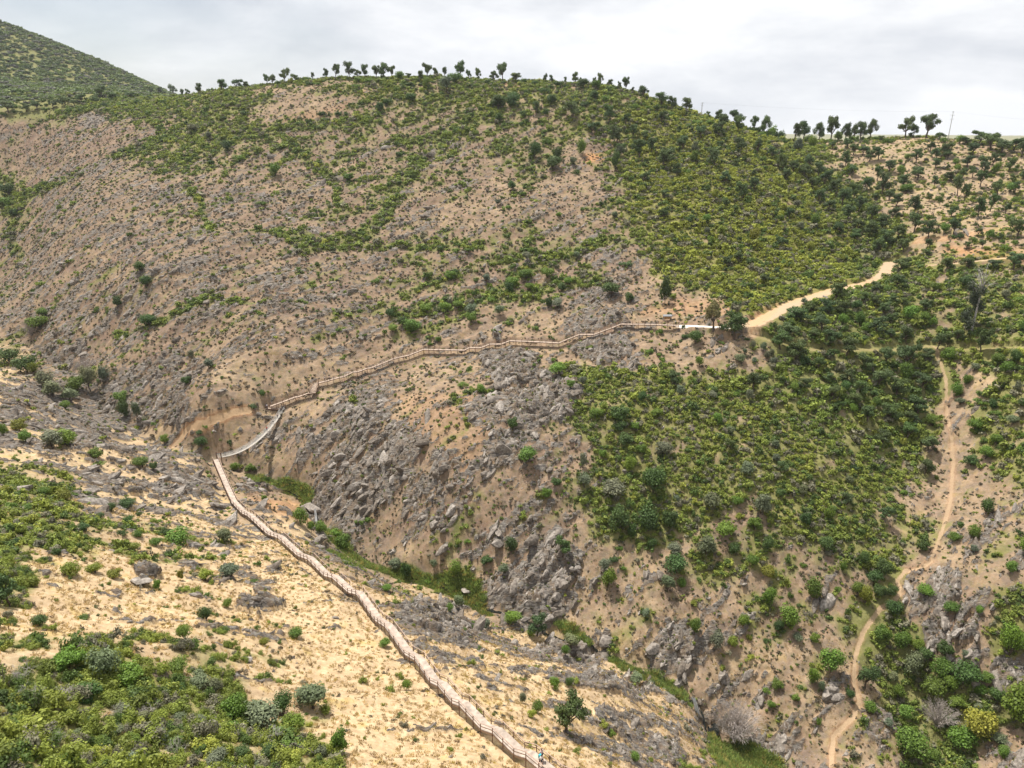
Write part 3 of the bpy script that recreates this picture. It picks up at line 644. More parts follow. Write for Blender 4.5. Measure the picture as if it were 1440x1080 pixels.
# dry brush: brownish and grey-green tussocks speckling the bare slopes
def plant_brush(r0, r1, sp_, s0, s1, seed):
    x, y, r = candidates(r0, r1, sp_, seed); c = cover(x, y); pm = paths_at(x, y)[0]; cl = fbm(x/5+3, y/5+8, 3)
    p = np.clip(.66 + cl*1.3 - .85*c['straw'], 0, 1)*(1-.75*c['green'])*(pm < .12)*(c['reed'] < .3); k = (r.random(len(x)) < p) & ~near_walk(x, y, 1.2); x, y = x[k], y[k]; n = len(x)
    s = r.uniform(s0, s1, n); q = r.random(n)[:, None]; t_ = np.where(q < .36, np.array([.155,.12,.075]), np.where(q < .62, np.array([.19,.165,.125]), np.where(q < .85, np.array([.14,.15,.065]), np.array([.30,.23,.13]))))*r.uniform(.6, 1.25, n)[:, None]
    return np.c_[x, y, gz(x, y)+CAMZ-.06], r.integers(0, 6, n), np.c_[r.normal(size=(n, 2))*.15, r.random(n)*6.28], np.c_[s, s, s*r.uniform(.6, 1.2, n)], np.c_[t_, np.ones(n)]
BR = [np.concatenate(q) for q in zip(plant_brush(60, 230, 1.0, .4, .9, 21), plant_brush(230, 640, 1.4, .6, 1.25, 22))]
scatter('dry_brush', cFar, *BR)
# far mountain cover
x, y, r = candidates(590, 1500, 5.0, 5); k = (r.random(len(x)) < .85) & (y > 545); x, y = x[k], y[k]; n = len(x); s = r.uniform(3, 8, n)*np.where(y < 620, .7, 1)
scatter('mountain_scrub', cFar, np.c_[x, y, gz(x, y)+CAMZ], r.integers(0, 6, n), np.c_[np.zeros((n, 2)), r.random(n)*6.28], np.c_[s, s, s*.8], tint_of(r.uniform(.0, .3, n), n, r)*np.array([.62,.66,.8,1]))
# dry grass
x, y, r = candidates(38, 175, .42, 6); c = cover(x, y); pm = paths_at(x, y)[0]
p = np.clip(c['straw']*.75 + fbm(x/4, y/4, 3)*.9 - .12, 0, 1)*(1-c['green']*.8)*(1-.7*c['rock'])*(pm < .15)*(c['reed'] < .4)
k = (r.random(len(x)) < p*.55) & ~near_walk(x, y, .9); x, y = x[k], y[k]; n = len(x); s = r.uniform(.5, 1.25, n)
dry = np.array([.60,.46,.25])*r.uniform(.6, 1.2, n)[:, None]; dry = np.where(r.random(n)[:, None] < .12, np.array([.42,.32,.07]), dry); dry = np.where(r.random(n)[:, None] < .12, np.array([.22,.15,.09]), dry)
scatter('dry_grass', cTuft, np.c_[x, y, gz(x, y)+CAMZ], r.integers(0, 5, n), np.c_[r.normal(size=(n, 2))*.2, r.random(n)*6.28], np.c_[s, s, s*.8], np.c_[dry, np.ones(n)]); n_g = n
# reeds along the stream
x, y, r = candidates(90, 270, .42, 7); c = cover(x, y); ds = segdist(x, y, STR3)[0]
k = (c['reed'] > .45) & (r.random(len(x)) < .8); x, y = x[k], y[k]; n = len(x); s = r.uniform(1.6, 3.2, n)
scatter('green_reeds', cTuft, np.c_[x, y, gz(x, y)+CAMZ-.1], r.integers(0, 5, n), np.c_[r.normal(size=(n, 2))*.15, r.random(n)*6.28], np.c_[s*1.2, s*1.2, s], np.c_[np.array([.25,.32,.09])*r.uniform(.7, 1.25, n)[:, None]*np.where(r.random(n)[:, None] < .22, np.array([1.6,1.1,1.3]), 1), np.ones(n)])
# loose rocks and outcrop blocks
def plant_rocks(r0, r1, sp_, smin, smax, seed, base):
    x, y, r = candidates(r0, r1, sp_, seed); c = cover(x, y); pm = paths_at(x, y)[0]
    p = np.clip(c['rock']*.75*(.5 + .5*np.maximum(c['crag'], .3)) + base, 0, 1)*(pm < .1)*(1-c['reed']); k = (r.random(len(x)) < p) & ~near_walk(x, y, 1.6)
    x, y = x[k], y[k]; n = len(x); rk = c['rock'][k]; s = smin*(smax/smin)**(r.random(n)**1.8)*(.35+.65*rk); gx_, gy_ = ground_normal_z(x, y)
    rot = np.c_[np.arctan(gy_)*.8+r.normal(size=n)*.3, -np.arctan(gx_)*.8+r.normal(size=n)*.3, 1.05+r.normal(size=n)*.28]
    return np.c_[x, y, gz(x, y)+CAMZ-.40*s], r.integers(0, 8, n), rot, np.c_[s*r.uniform(1.0, 2.2, n), s*r.uniform(.6, 1.1, n), s*r.uniform(.7, 1.25, n)]
A_ = plant_rocks(45, 130, .75, .16, 1.1, 11, .03); B_ = plant_rocks(130, 260, 1.05, .26, 2.7, 12, .05); C_ = plant_rocks(260, 600, 1.5, .4, 2.2, 13, .05)
PP = [np.concatenate(q) for q in zip(A_, B_, C_)]
scatter('loose_rocks', cStone, *PP, np.ones((len(PP[0]), 4)), 'grey weathered rocks and outcrop blocks strewn over the hillsides')
print('SCATTER', n_a, n_b, n_c, n_g, len(PP[0]))
# ------------------------------------------------------------------ individual trees, bushes and boulders (centre x, centre y, width, height in photo pixels)
TREES = """o 459 101 8 13;o 472 98 13 16;o 492 97 13 20;o 502 102 12 11;o 513 99 11 16;o 529 99 13 14;o 541 97 16 18;o 552 96 10 19;o 575 106 8 8;o 590 104 9 24;o 600 98 14 20;o 613 99 8 20;o 625 99 8 14;o 648 95 16 22;o 660 102 8 12;o 672 98 10 17;o 707 99 16 27;o 695 106 14 12
o 725 109 17 14;o 767 109 7 17;o 776 109 6 12;o 795 109 5 12;o 808 107 10 10;o 816 108 5 11;o 835 110 6 14;o 845 107 10 17;o 857 116 9 10;o 871 118 6 10;o 880 116 12 15;o 889 115 5 11;o 905 128 16 19;o 930 139 20 20;o 945 145 14 20;o 965 148 15 20;o 995 149 6 12;o 1010 161 12 12;o 1035 161 18 14;o 1060 164 12 16;o 1075 162 15 18
o 1116 169 15 27;o 1129 169 16 25;o 1150 184 16 24;o 1168 177 20 25;o 1187 180 14 18;o 1200 183 12 18;o 1210 184 16 24;o 1225 177 15 22;o 1273 177 20 25;o 1284 183 12 17;o 1302 176 26 30;o 1322 192 16 9;o 1357 198 14 12;o 1376 193 22 20;o 1392 198 24 26;o 1407 205 26 22;o 1425 204 24 22;o 1437 210 18 22
o 1015 172 18 24;o 1037 176 16 24;o 900 210 22 28;o 935 221 26 28;o 917 205 15 22;o 1005 221 18 28;o 1010 182 20 22;o 1042 204 18 24;o 803 154 24 24;o 833 180 17 20;o 867 190 20 26;o 857 158 16 24;o 880 168 14 18;o 871 212 14 18;o 755 152 12 18;o 1288 219 16 20;o 1316 216 13 16;o 1316 230 13 14;o 1308 206 14 14;o 1333 216 14 14
o 1360 227 17 18;o 1380 230 15 22;o 1395 224 16 18;o 1383 236 16 18;o 1418 232 14 20;o 1328 210 22 20;o 1368 210 18 18;o 1353 243 11 16;o 1367 241 11 18;o 1378 251 17 24;o 1403 263 15 32;o 1427 263 12 18;o 1346 260 15 30;o 1355 272 15 28;o 1334 248 17 14;o 1314 255 9 16;o 1290 243 20 20;o 1270 255 18 22;o 1285 288 18 28;o 1285 313 19 28
o 1240 258 18 36;o 1250 234 17 18;o 1233 244 13 22;o 1250 273 15 18;o 1260 281 16 18;o 1305 323 18 26;o 1340 319 17 24;o 1375 292 15 28;o 1392 285 15 26;o 1414 293 13 16;o 1430 320 26 28;o 1303 355 13 10;o 1188 223 13 26;o 1200 210 14 16;o 1213 212 16 14;o 1222 219 16 16;o 1235 215 16 20;o 1160 250 16 24;o 1150 238 16 22;o 1137 226 14 22
o 1130 240 16 20;o 1115 233 15 20;o 1098 228 16 24;o 1105 246 14 18;o 1170 262 18 24;o 1184 275 20 28;o 1200 268 18 26;o 1215 258 16 22;o 1207 288 18 24;o 1192 300 20 24;o 1225 300 18 22;o 1240 312 18 22;o 1222 322 18 24;o 1205 316 16 20;o 1245 335 20 24;o 1262 325 18 24;o 1270 345 18 20;o 1180 320 16 18;o 1165 290 16 20;o 1152 275 16 20;o 1140 258 14 18;o 1232 345 18 22;o 1255 300 16 20
o 1267 372 27 26;o 1330 371 18 20;o 1361 370 20 18;o 1396 371 20 17;o 1425 367 26 25;o 1260 394 24 22;o 1215 418 15 16;o 1318 478 18 26;o 1332 478 13 20;o 1379 473 20 46;w 1003 443 24 46;o 1032 457 36 40;o 1175 410 24 30;o 1120 440 32 24;o 1107 466 32 24;o 1097 478 26 28;o 1118 492 28 28;o 1163 431 24 24;o 1155 452 24 26;o 1165 474 26 26;o 1190 487 24 26;o 1185 433 24 22;o 1140 432 20 20
o 1059 534 24 30;o 1275 500 30 36;o 1305 500 20 20;o 1275 470 20 26;o 1245 500 22 26;o 1215 510 24 26;o 1235 530 26 28;o 1260 545 26 28;o 1210 545 22 24;o 1295 535 22 26;o 1290 570 26 28;o 1250 580 26 28;o 1220 580 22 24;o 1190 530 20 22;o 1275 605 24 26;o 1305 620 24 26;o 1240 615 24 24;o 1200 560 20 22;o 1150 510 20 22;o 1170 550 20 22;o 1130 540 18 20;o 1028 628 18 22;o 945 531 18 20
o 1216 949 28 40;o 797 1001 46 56;o 792 769 22 30;o 755 878 26 34;o 14 822 34 60;d 935 411 18 36;o 1242 722 20 24;o 1190 700 18 20;o 1103 655 16 20;o 1300 655 20 26;o 1345 470 16 20;o 1205 330 16 18;o 1100 340 16 18;o 1020 250 16 20;o 985 185 16 20;o 960 200 16 20;o 1060 260 16 22;o 1042 268 20 26;o 1110 300 14 16;o 1065 205 14 20;o 1085 215 14 18;o 950 240 14 20;o 905 250 14 18;o 890 185 14 20;o 930 165 16 18
o 1280 190 8 8;o 1441 245 16 18;o 37 151 14 12;o 12 150 20 16;o 52 148 16 14;o 75 146 14 12;o 92 141 16 14;o 115 138 14 12;o 135 141 13 11;o 158 136 15 13;o 183 134 14 10;o 225 127 9 10;o 213 126 7 9;o 245 124 12 10;o 258 125 6 9;o 265 126 6 8;o 283 122 10 12;o 312 118 14 14;o 333 116 14 12;o 345 118 8 8;o 376 110 10 14;o 383 111 12 12;o 401 105 14 18;o 416 110 12 12;o 440 103 6 9
o 85 70 4 5;o 92 72 4 5;o 100 77 4 5;o 118 85 5 6;o 125 87 5 6;o 135 91 4 5;o 146 96 4 5;o 162 103 5 6;o 180 113 5 6;o 192 118 5 6;o 200 121 5 5;o 110 81 4 5;o 143 128 16 20"""
BUSHES = """b 562 107 16 12;d 578 138 18 12;d 535 151 14 14;d 543 141 12 12;b 558 124 8 10;a 628 119 24 22;b 640 112 22 12;b 502 110 16 10;b 520 112 14 8;b 600 117 12 14;d 740 111 14 10;d 687 113 12 9;d 750 115 12 9;d 785 116 16 10;d 820 118 20 12;b 838 120 16 12;d 700 144 24 18;d 720 142 24 18;d 725 133 16 8;d 740 128 9 8;d 701 166 14 12;d 732 172 9 10;d 741 168 6 14;d 736 157 11 9;b 761 174 8 7;b 764 184 9 7;d 768 155 8 14;b 768 197 12 12;d 752 213 19 22;d 777 231 26 20;d 784 217 17 16;b 817 208 15 20;a 805 226 12 12;d 865 227 14 24;a 871 214 14 18
d 811 240 8 12;d 823 145 15 10;d 807 136 10 7;d 765 125 13 12;d 776 140 18 12;d 835 134 14 12;b 850 136 12 12;d 347 157 13 10;d 455 158 14 11;d 475 159 10 8;d 487 158 7 9;d 315 165 9 7;d 320 206 16 14;b 337 220 14 11;d 298 227 10 10;a 294 191 11 10;a 270 179 20 12;b 497 120 14 8;b 620 130 7 6;d 12 268 22 16;b 8 285 20 12;d 20 300 16 12;b 388 240 18 16;b 368 284 12 8;b 490 250 18 12;d 560 215 14 10;b 585 242 12 8;b 1178 189 14 0
b 1230 193 14 10;b 1249 196 12 11;b 1178 191 16 12;b 1197 192 13 12;b 1143 200 14 14;b 1350 197 15 11;b 1328 195 13 11;b 1326 256 9 8;b 1275 267 20 10;b 1327 323 14 14;d 1340 332 10 8;d 1410 216 10 8;b 1215 206 12 8;d 1095 182 14 8;b 1098 190 12 8;b 1086 175 16 10;d 1053 180 9 12;b 1064 178 14 9;b 1068 187 12 11;b 1045 182 10 9;d 1104 197 8 8;b 1166 196 10 8;b 1420 265 16 14;b 1390 245 8 8;d 1330 288 10 8;b 1370 300 12 10;b 1400 300 12 12;d 1350 330 10 10;b 1330 345 12 8
d 977 477 24 20;b 983 511 13 16;d 963 473 11 10;d 955 479 7 7;b 913 494 13 11;b 927 498 8 7;b 931 505 9 10;a 1041 505 20 16;a 1047 495 9 10;a 1058 487 10 14;a 1073 489 14 14;a 1078 500 12 14;a 1060 507 9 11;a 1084 499 10 16;a 1086 510 11 12;d 1050 477 7 6;b 1016 482 7 6;b 1083 461 6 9;b 1143 424 9 10;a 1130 424 12 10;b 926 465 10 13;d 961 458 5 10;b 755 461 10 9;b 713 454 10 9;b 695 463 7 7;a 703 438 18 16;a 663 437 20 18;d 660 452 0 0
b 580 461 30 18;d 567 454 16 14;b 552 464 16 12;b 663 448 22 18;d 602 473 9 8;b 604 483 9 7;b 616 477 9 12;b 634 388 20 14;d 640 380 10 8;d 548 443 14 14;b 745 405 16 12;a 784 428 22 16;d 772 426 14 16;d 860 411 30 16;d 885 419 16 14;d 882 370 16 10;b 720 398 20 14;d 715 405 16 14;b 770 385 20 14;b 740 388 24 14;b 600 436 22 12;b 625 433 20 14;b 645 430 18 12;d 790 405 16 14;b 690 420 14 10;b 668 394 8 8;a 684 392 16 12;b 530 394 12 10;a 740 362 16 14;b 800 398 16 12;b 780 370 12 10;a 810 360 12 12;b 658 350 12 8;b 640 352 12 8;d 620 347 12 8;b 712 290 12 10;d 720 262 14 12;b 735 272 12 10;b 785 300 10 10;a 865 302 12 10;b 820 293 8 8;d 845 285 8 10;a 700 285 12 10
b 740 643 30 26;d 721 599 20 20;b 677 548 14 14;b 650 541 14 10;a 819 649 14 24;a 822 679 24 24;b 769 697 19 18;d 783 680 19 12;b 802 541 16 14;a 819 537 14 14;b 782 524 28 14;b 810 504 0 0;b 752 512 7 6;b 757 506 6 6;b 778 505 8 8;d 719 769 22 26;a 709 801 18 18;d 684 792 20 14;b 658 763 10 9;b 514 731 13 12;b 501 735 9 9;a 850 800 20 24;b 855 818 24 32;a 908 866 15 16;d 902 861 10 12;d 871 735 34 40;d 912 735 36 38;d 940 733 30 32;d 917 769 17 18;d 888 750 16 24
a 947 775 28 22;d 950 797 34 30;a 939 824 24 28;b 959 822 15 16;a 997 707 30 28;b 1036 709 18 16;y 1040 725 13 12;a 994 770 34 34;b 1018 748 32 26;d 1032 776 18 20;y 968 714 11 14;a 952 703 12 12;y 978 849 13 12;b 869 772 10 10;d 860 789 18 9;b 876 800 11 12;b 837 582 22 16;d 870 585 36 28;d 872 603 22 18;b 893 601 18 14;b 923 582 20 13;a 956 549 17 16;b 847 640 14 14;b 886 655 18 20;d 880 620 26 18;b 900 633 20 16;d 918 682 38 40;a 862 692 42 26;a 932 633 30 22;a 1053 559 12 20;a 1050 661 26 24;b 905 580 0 0;y 876 673 14 10;y 856 668 10 10
a 1072 712 30 36;d 1079 769 18 24;b 1060 740 24 22;d 1131 733 22 24;b 1165 725 20 22;d 1159 769 24 24;b 1144 831 25 32;b 1080 842 22 26;b 1109 871 34 36;y 1080 808 22 18;b 1058 792 20 20;d 1094 883 18 20;b 1045 876 18 20;b 976 884 20 26;a 1007 904 26 32;y 1030 905 18 18;b 1145 899 17 16;a 1121 901 18 10;d 1077 901 9 10;y 1053 896 9 14;b 1167 935 36 42;b 1142 952 20 28;a 1155 966 12 20;y 1059 924 13 12;b 1077 971 11 10;b 1093 967 20 12;b 1118 983 13 14;b 1084 993 13 13;d 1195 980 14 18;b 1150 1015 9 14;y 1015 939 8 8
d 1228 813 24 22;y 1215 842 22 30;d 1241 803 24 28;d 1253 832 20 18;d 1213 790 18 22;b 1205 830 18 20;d 1255 857 26 24;b 1185 800 12 16;d 1235 835 22 24;b 1131 795 9 11;b 1177 829 9 10;b 1110 838 9 12;b 1223 996 22 22;b 1238 895 28 30;b 1265 902 28 28;b 1288 911 20 20;a 1282 937 34 44;b 1322 942 32 30;d 1357 950 42 34;b 1312 972 38 36;b 1262 975 20 22;b 1272 1003 24 24;b 1276 1052 52 54;b 1344 992 28 26;y 1372 1022 46 50;b 1350 1044 42 40;d 1398 982 22 24;b 1428 995 56 62;a 1376 995 18 14;b 1418 905 34 50;d 1300 925 22 24;b 1335 965 26 26
d 1386 715 20 24;d 1352 736 11 12;b 1369 750 19 20;a 1368 773 15 12;d 1433 747 10 12;b 1341 757 18 12;d 1297 769 20 18;b 1375 860 12 14;b 1337 856 22 18;b 1300 835 26 18;d 1426 503 20 20;b 1402 508 22 18;b 1415 520 20 18;a 1429 543 12 18;b 1333 500 22 20;b 1400 620 20 18;b 1370 600 24 20;b 1385 640 22 20;b 1345 550 18 20;b 1440 770 20 24;b 1420 800 18 20;d 1365 650 22 18
d 57 874 26 22;y 100 808 30 16;y 134 802 24 18;y 162 811 24 14;b 220 764 18 14;d 182 735 20 18;b 195 752 16 12;b 253 762 38 24;d 235 750 20 16;a 316 757 28 26;b 314 782 10 12;a 325 808 34 26;y 290 812 24 16;b 222 824 14 18;d 290 866 22 24;b 321 850 16 16;y 255 810 12 18;b 260 893 24 26;b 252 939 32 28;b 418 893 24 20;y 372 905 16 14;b 97 932 50 38;a 150 938 48 58;b 178 962 52 36;a 282 962 36 30;d 252 976 24 24;a 302 968 30 30;d 400 992 32 38;a 441 986 56 52;b 415 1022 36 28;a 368 1016 62 46;b 330 1000 42 40;b 478 1045 30 42;a 270 870 0 0
b 541 906 18 16;b 572 966 16 18;a 735 983 14 20;b 756 997 18 22;y 748 1006 14 14;b 780 963 18 22;d 800 960 14 16;a 803 906 26 26;b 795 918 14 18;b 747 893 18 14;b 720 870 27 21;a 646 850 18 24;b 633 857 12 14;a 683 879 22 20;b 665 876 10 10;a 610 798 12 18;b 642 803 20 22;b 545 830 16 12;b 600 819 12 12;d 572 806 18 26;a 555 797 24 20;b 482 765 30 28;b 470 752 20 16;b 423 729 24 26;b 452 745 20 20;b 438 742 12 18;a 895 959 24 14;b 860 1034 14 14;b 893 1066 16 18;y 850 1020 12 12;b 330 658 16 14;b 352 661 16 14;b 376 674 10 10;b 371 698 8 10
d 284 624 19 18;d 282 608 12 8;b 290 600 9 7;d 323 622 8 12;b 232 619 14 14;d 262 538 18 14;d 370 551 10 14;d 356 572 13 8;d 166 425 16 16;d 207 397 18 16;d 197 376 16 14;a 294 513 20 16;a 270 499 12 14;d 210 456 28 14;d 15 503 30 22;d 38 515 34 26;y 48 520 16 18;a 62 533 28 28;a 74 548 30 26;b 110 544 28 24;a 128 536 26 38;a 146 526 20 26;b 171 560 24 18;d 176 577 18 24;a 194 580 16 28;a 98 557 28 20;b 92 572 18 12;y 28 600 26 20;b 37 615 22 20;a 75 622 40 32;b 95 618 34 28;b 135 640 24 18;b 138 652 14 10;b 200 652 26 18;d 217 657 14 14;b 60 440 18 12;b 55 460 30 12;y 82 480 10 8;b 6 608 14 20"""
SPOT = [  # photo pixel anchors and how a place there is named
 (560,95,'on the hilltop skyline'),(400,108,'on the hilltop skyline'),(700,100,'on the hilltop skyline'),(840,108,'on the summit skyline right end'),(940,140,'where the skyline slopes down'),(1020,162,'where the skyline slopes down'),
 (1140,172,'on the saddle skyline'),(1210,182,'on the saddle skyline'),(1300,180,'beside the tall power pole'),(1400,200,'on the ridge end past the pole'),(240,122,'on the skyline by the mountain foot'),(320,116,'on the skyline by the mountain foot'),
 (60,150,'at the foot of the far mountain'),(150,135,'at the foot of the far mountain'),(110,82,'on the far mountain crest'),(180,115,'on the far mountain crest'),
 (720,150,'on the upper hill by the summit'),(840,150,'on the grassy summit shoulder'),(820,225,'around the red earth scar'),(560,145,'just under the hilltop skyline'),(320,190,'on the high brown hillside'),(460,200,'on the high brown hillside'),
 (950,220,'on the yellow-green flank'),(1040,240,'on the yellow-green flank'),(1100,300,'on the yellow-green flank'),(1160,250,'in the wooded gully'),(1200,290,'in the wooded gully'),(1250,330,'at the gully mouth above the road'),(1180,205,'under the saddle skyline'),(1070,185,'under the saddle skyline'),
 (1260,220,'on the upper orange straw slope'),(1340,220,'on the slope under the pole'),(1320,280,'on the sparse slope facing the pole'),(1410,270,'on the sparse slope facing the pole'),(1350,330,'above the thin red track'),(1420,320,'above the thin red track'),
 (720,285,'high on the main hillside'),(860,300,'high on the main hillside'),(620,395,'on the slope above the upper boardwalk'),(740,400,'on the slope above the upper boardwalk'),(860,410,'on the slope above the upper boardwalk'),(580,460,'close above the upper boardwalk'),(640,445,'close above the upper boardwalk'),
 (940,440,'by the start of the boardwalk'),(1010,450,'where boardwalk meets dirt road'),(1070,495,'on the bank below the road end'),(980,500,'on the dry slope below boardwalk'),(1130,460,'in the thicket below the road'),(1200,430,'in the thicket below the road'),(1270,380,'along the bend of the road'),(1380,370,'along the far red track'),
 (1330,480,'at the track and footpath junction'),(1250,520,'in the dense wood left of footpath'),(1250,600,'in the dense wood left of footpath'),(1160,540,'in the scrub under the lower track'),(1400,520,'right of the footpath top'),(1380,630,'right of the footpath middle'),(1060,600,'in the olive scrub slope'),(1180,700,'at the lower edge of scrub'),
 (870,600,'in the scrub tongue below boardwalk'),(920,580,'in the scrub tongue below boardwalk'),(890,650,'in the central thicket'),(900,740,'at the foot of the central thicket'),(800,670,'left of the central thicket'),(730,620,'on the rocky spur'),(780,520,'under the boardwalk crag'),(660,545,'on the spur top'),
 (720,790,'on the low crags above the stream'),(860,820,'on the bare slope above stream'),(960,820,'in the row of bushes downslope'),(1010,740,'in the belt of mid-slope bushes'),(1100,760,'in the belt of mid-slope bushes'),(1110,850,'on the stony lower slope'),(1030,900,'above the dead grey shrub'),(1130,960,'left of the lower footpath'),
 (1230,820,'in the clump by the footpath bend'),(1220,960,'beside the lower footpath'),(1280,920,'in the lush gully right of footpath'),(1340,950,'in the lush gully right of footpath'),(1300,1040,'at the bottom of the lush gully'),(1420,980,'on the far lower-right bank'),(1370,740,'on the pale slope right of footpath'),(1320,850,'by the slanting rock rib'),(1430,850,'right of the rock rib'),
 (530,735,'by the stream under the crags'),(450,750,'by the stream and small waterfall'),(560,810,'along the green stream bed'),(650,800,'along the green stream bed'),(650,860,'between boardwalk and stream'),(760,890,'between boardwalk and stream'),(780,990,'on straw right of lower boardwalk'),(880,1040,'on straw near the stream edge'),(350,665,'under the footbridge'),
 (300,615,'left of the suspension bridge'),(360,560,'at the bridge far end'),(280,510,'on the rocky slope above bridge'),(200,410,'on the grey rocky hillside'),(60,450,'in the upper stream gorge'),(50,520,'on the near bank upstream'),(130,540,'at the stream bend upstream'),(185,575,'under the pale upstream rocks'),(60,620,'on the near rocky shoulder'),(190,655,'on the near rocky shoulder'),
 (560,940,'beside the lower boardwalk'),(220,760,'on the near slope above straw'),(310,790,'on the near slope above straw'),(130,805,'on the straw field edge'),(30,850,'at the near left edge'),(290,870,'on the near straw field'),(400,900,'on the near straw field'),(120,945,'in the near lower-left brush'),(280,960,'in the near bottom brush'),(420,1000,'in the near bottom brush'),
 (10,280,'at the hillside left end'),(380,260,'on the grey rocky hillside')]
ORD = 'first second third fourth fifth sixth seventh eighth ninth tenth eleventh twelfth thirteenth fourteenth fifteenth sixteenth seventeenth eighteenth nineteenth twentieth'.split()
TONE = dict(o=('dark green', 'cork oak', 'cork oaks'), w=('wispy olive', 'eucalyptus', 'eucalyptus trees'), d=('dark green', 'bush', 'bushes'), b=('bright green', 'bush', 'bushes'), y=('yellow-green', 'bush', 'bushes'), a=('grey-green', 'shrub', 'shrubs'))
COLS = dict(o=(.090,.135,.045), w=(.15,.15,.07), d=(.068,.118,.030), b=(.125,.200,.030), y=(.22,.245,.035), a=(.15,.175,.10))
rp = np.random.default_rng(99)
plants = []
def parse(S):
    for e in S.replace('\n', ';').split(';'):
        q = e.split()
        if len(q) == 5 and float(q[3]) > 0 and float(q[4]) > 0: yield q[0], *map(float, q[1:])
taken = []
def add_plant(k, cx, cy, w, h, hand=True):
    tree = k in 'ow'; by = cy + h/2
    d = ray(cx, cy); e = abs(d[2])/np.hypot(d[0], d[1]); the = math.atan(e)
    if not tree: by -= w*.5*math.sin(the)*.8
    P = hit(cx, by)
    t = 0
    while P is None and t < 28: t += 1; P = hit(cx, by + t)
    if P is None or (not hand and (P[2] > 60 or P[1] > 620 or road_dist(P[:1], P[1:2])[0] < 1.5)): return
    dep = P[1]*cp - P[2]*sp; yu = 540-by; ang = math.atan(yu/F); pxm = F/dep/math.cos(ang)
    Wm = w/(F/dep); ht = t*dep/F
    Hm = (h*dep/F*math.cos(ang) + ht - (.35 if tree else .55)*Wm*math.sin(the))/max(math.cos(the), .3)
    Hm = min(max(Hm, (.62 if tree else .55)*Wm), 2.4*Wm if tree else 1.9*Wm)
    Wm *= 1.22 if tree else 1.08; Hm *= 1.05
    if tree: Hm = min(Hm, 1.55*Wm)
    plants.append([k, cx, cy, w, h, P, Wm, Hm]); taken.append((cx, cy, max(w, h)))
for e in parse(TREES): add_plant(*e)
for e in parse(BUSHES): add_plant(*e)
n_hand = len(plants)
def fill(poly, n_, kinds, w0, w1, asp, seed):
    r = np.random.default_rng(seed); xs = [p[0] for p in poly]; ys = [p[1] for p in poly]; c = 0
    for _ in range(n_*25):
        if c >= n_: break
        x, y = r.uniform(min(xs), max(xs)), r.uniform(min(ys), max(ys))
        if not poly_in(np.array([x]), np.array([y]), poly)[0]: continue
        w = r.uniform(w0, w1)*(.55+.45*(r.random()))
        if any((x-a)**2 + (y-b)**2 < (.42*(w+s))**2 for a, b, s in taken): continue
        k = kinds[int(r.random()*len(kinds))]; m0 = len(plants); add_plant(k, x, y, w, w*asp*r.uniform(.85, 1.2), False); c += len(plants) - m0
fill([(1080,190),(1180,215),(1290,330),(1300,365),(1210,350),(1150,300),(1090,245)], 3, 'ooa', 14, 19, 1.15, 1)
fill([(1110,410),(1240,400),(1300,420),(1310,600),(1200,590),(1110,500)], 30, 'oobd', 18, 28, 1.0, 2)
fill([(880,140),(1000,175),(1100,240),(1200,350),(1120,400),(960,400),(880,260)], 34, 'oobya', 11, 18, 1.1, 3)
fill([(1230,205),(1430,220),(1435,345),(1300,350),(1240,290)], 30, 'ooobb', 9, 17, 1.15, 4)
fill([(1130,185),(1240,188),(1240,205),(1130,205)], 8, 'ob', 10, 16, 1.1, 11)
fill([(0,960),(200,985),(440,1040),(500,1080),(0,1080)], 34, 'bbyaad', 26, 46, .8, 5)
fill([(0,690),(140,690),(260,740),(240,780),(60,790),(0,760)], 22, 'bbyad', 16, 28, .7, 6)
fill([(1215,880),(1380,920),(1420,1060),(1260,1080),(1230,960)], 10, 'bbda', 22, 34, 1, 7)
fill([(1340,500),(1440,540),(1440,680),(1360,640)], 14, 'bbda', 14, 22, .9, 8)
fill([(960,520),(1200,560),(1280,640),(1280,740),(980,700),(900,560)], 22, 'bbda', 12, 20, .9, 9)
fill([(1290,380),(1440,400),(1440,480),(1300,470)], 14, 'bbda', 12, 20, .9, 10)
fill([(380,103),(480,106),(700,110),(880,116),(880,126),(700,120),(380,116)], 36, 'bbdd', 9, 16, .7, 12)
fill([(880,140),(1000,165),(1080,182),(1080,192),(1000,176),(880,152)], 16, 'bbdo', 10, 15, .9, 13)
fill([(0,150),(200,133),(200,143),(0,162)], 24, 'bbdo', 9, 15, .8, 14)
# groups and labels; the smallest green bushes past 295 go into one mass
bs = sorted([p for p in plants if p[0] in 'bdy'], key=lambda q: -q[3]*q[4]); small_ids = {id(p) for p in bs[295:]}
small = [p for p in plants if id(p) in small_ids]; plants = [p for p in plants if id(p) not in small_ids]
if small:
    SP = np.array([p[5] for p in small]); SP[:, 2] = gz(SP[:, 0], SP[:, 1])+CAMZ-.05; ns = len(small)
    scatter('small_bushes', cNear, SP, rp.integers(0, 6, ns), np.c_[np.zeros((ns, 2)), rp.random(ns)*6.28], np.array([[p[6]*.95, p[6]*.95, p[7]*1.2] for p in small]), np.array([[*(np.array(COLS[p[0]])*rp.uniform(.8, 1.25)), 1] for p in small]))
for p in plants:
    p.append(min(SPOT, key=lambda s: (s[0]-p[1])**2 + ((s[1]-p[2])*1.3)**2)[2])
from collections import defaultdict
kindsz = defaultdict(list)
for p in plants: kindsz['t' if p[0] in 'ow' else 'b'].append(p[6])
grp = defaultdict(list)
def sizeword(p):
    if p[0] in 'ow': return 'tall' if p[7] > 7.5 else ('low' if p[7] < 4.2 else 'mid-sized')
    return 'large' if p[6] > 4.2 else ('small' if p[6] < 2.4 else 'mid-sized')
for p in plants: grp[(sizeword(p), p[0], p[8])].append(p)
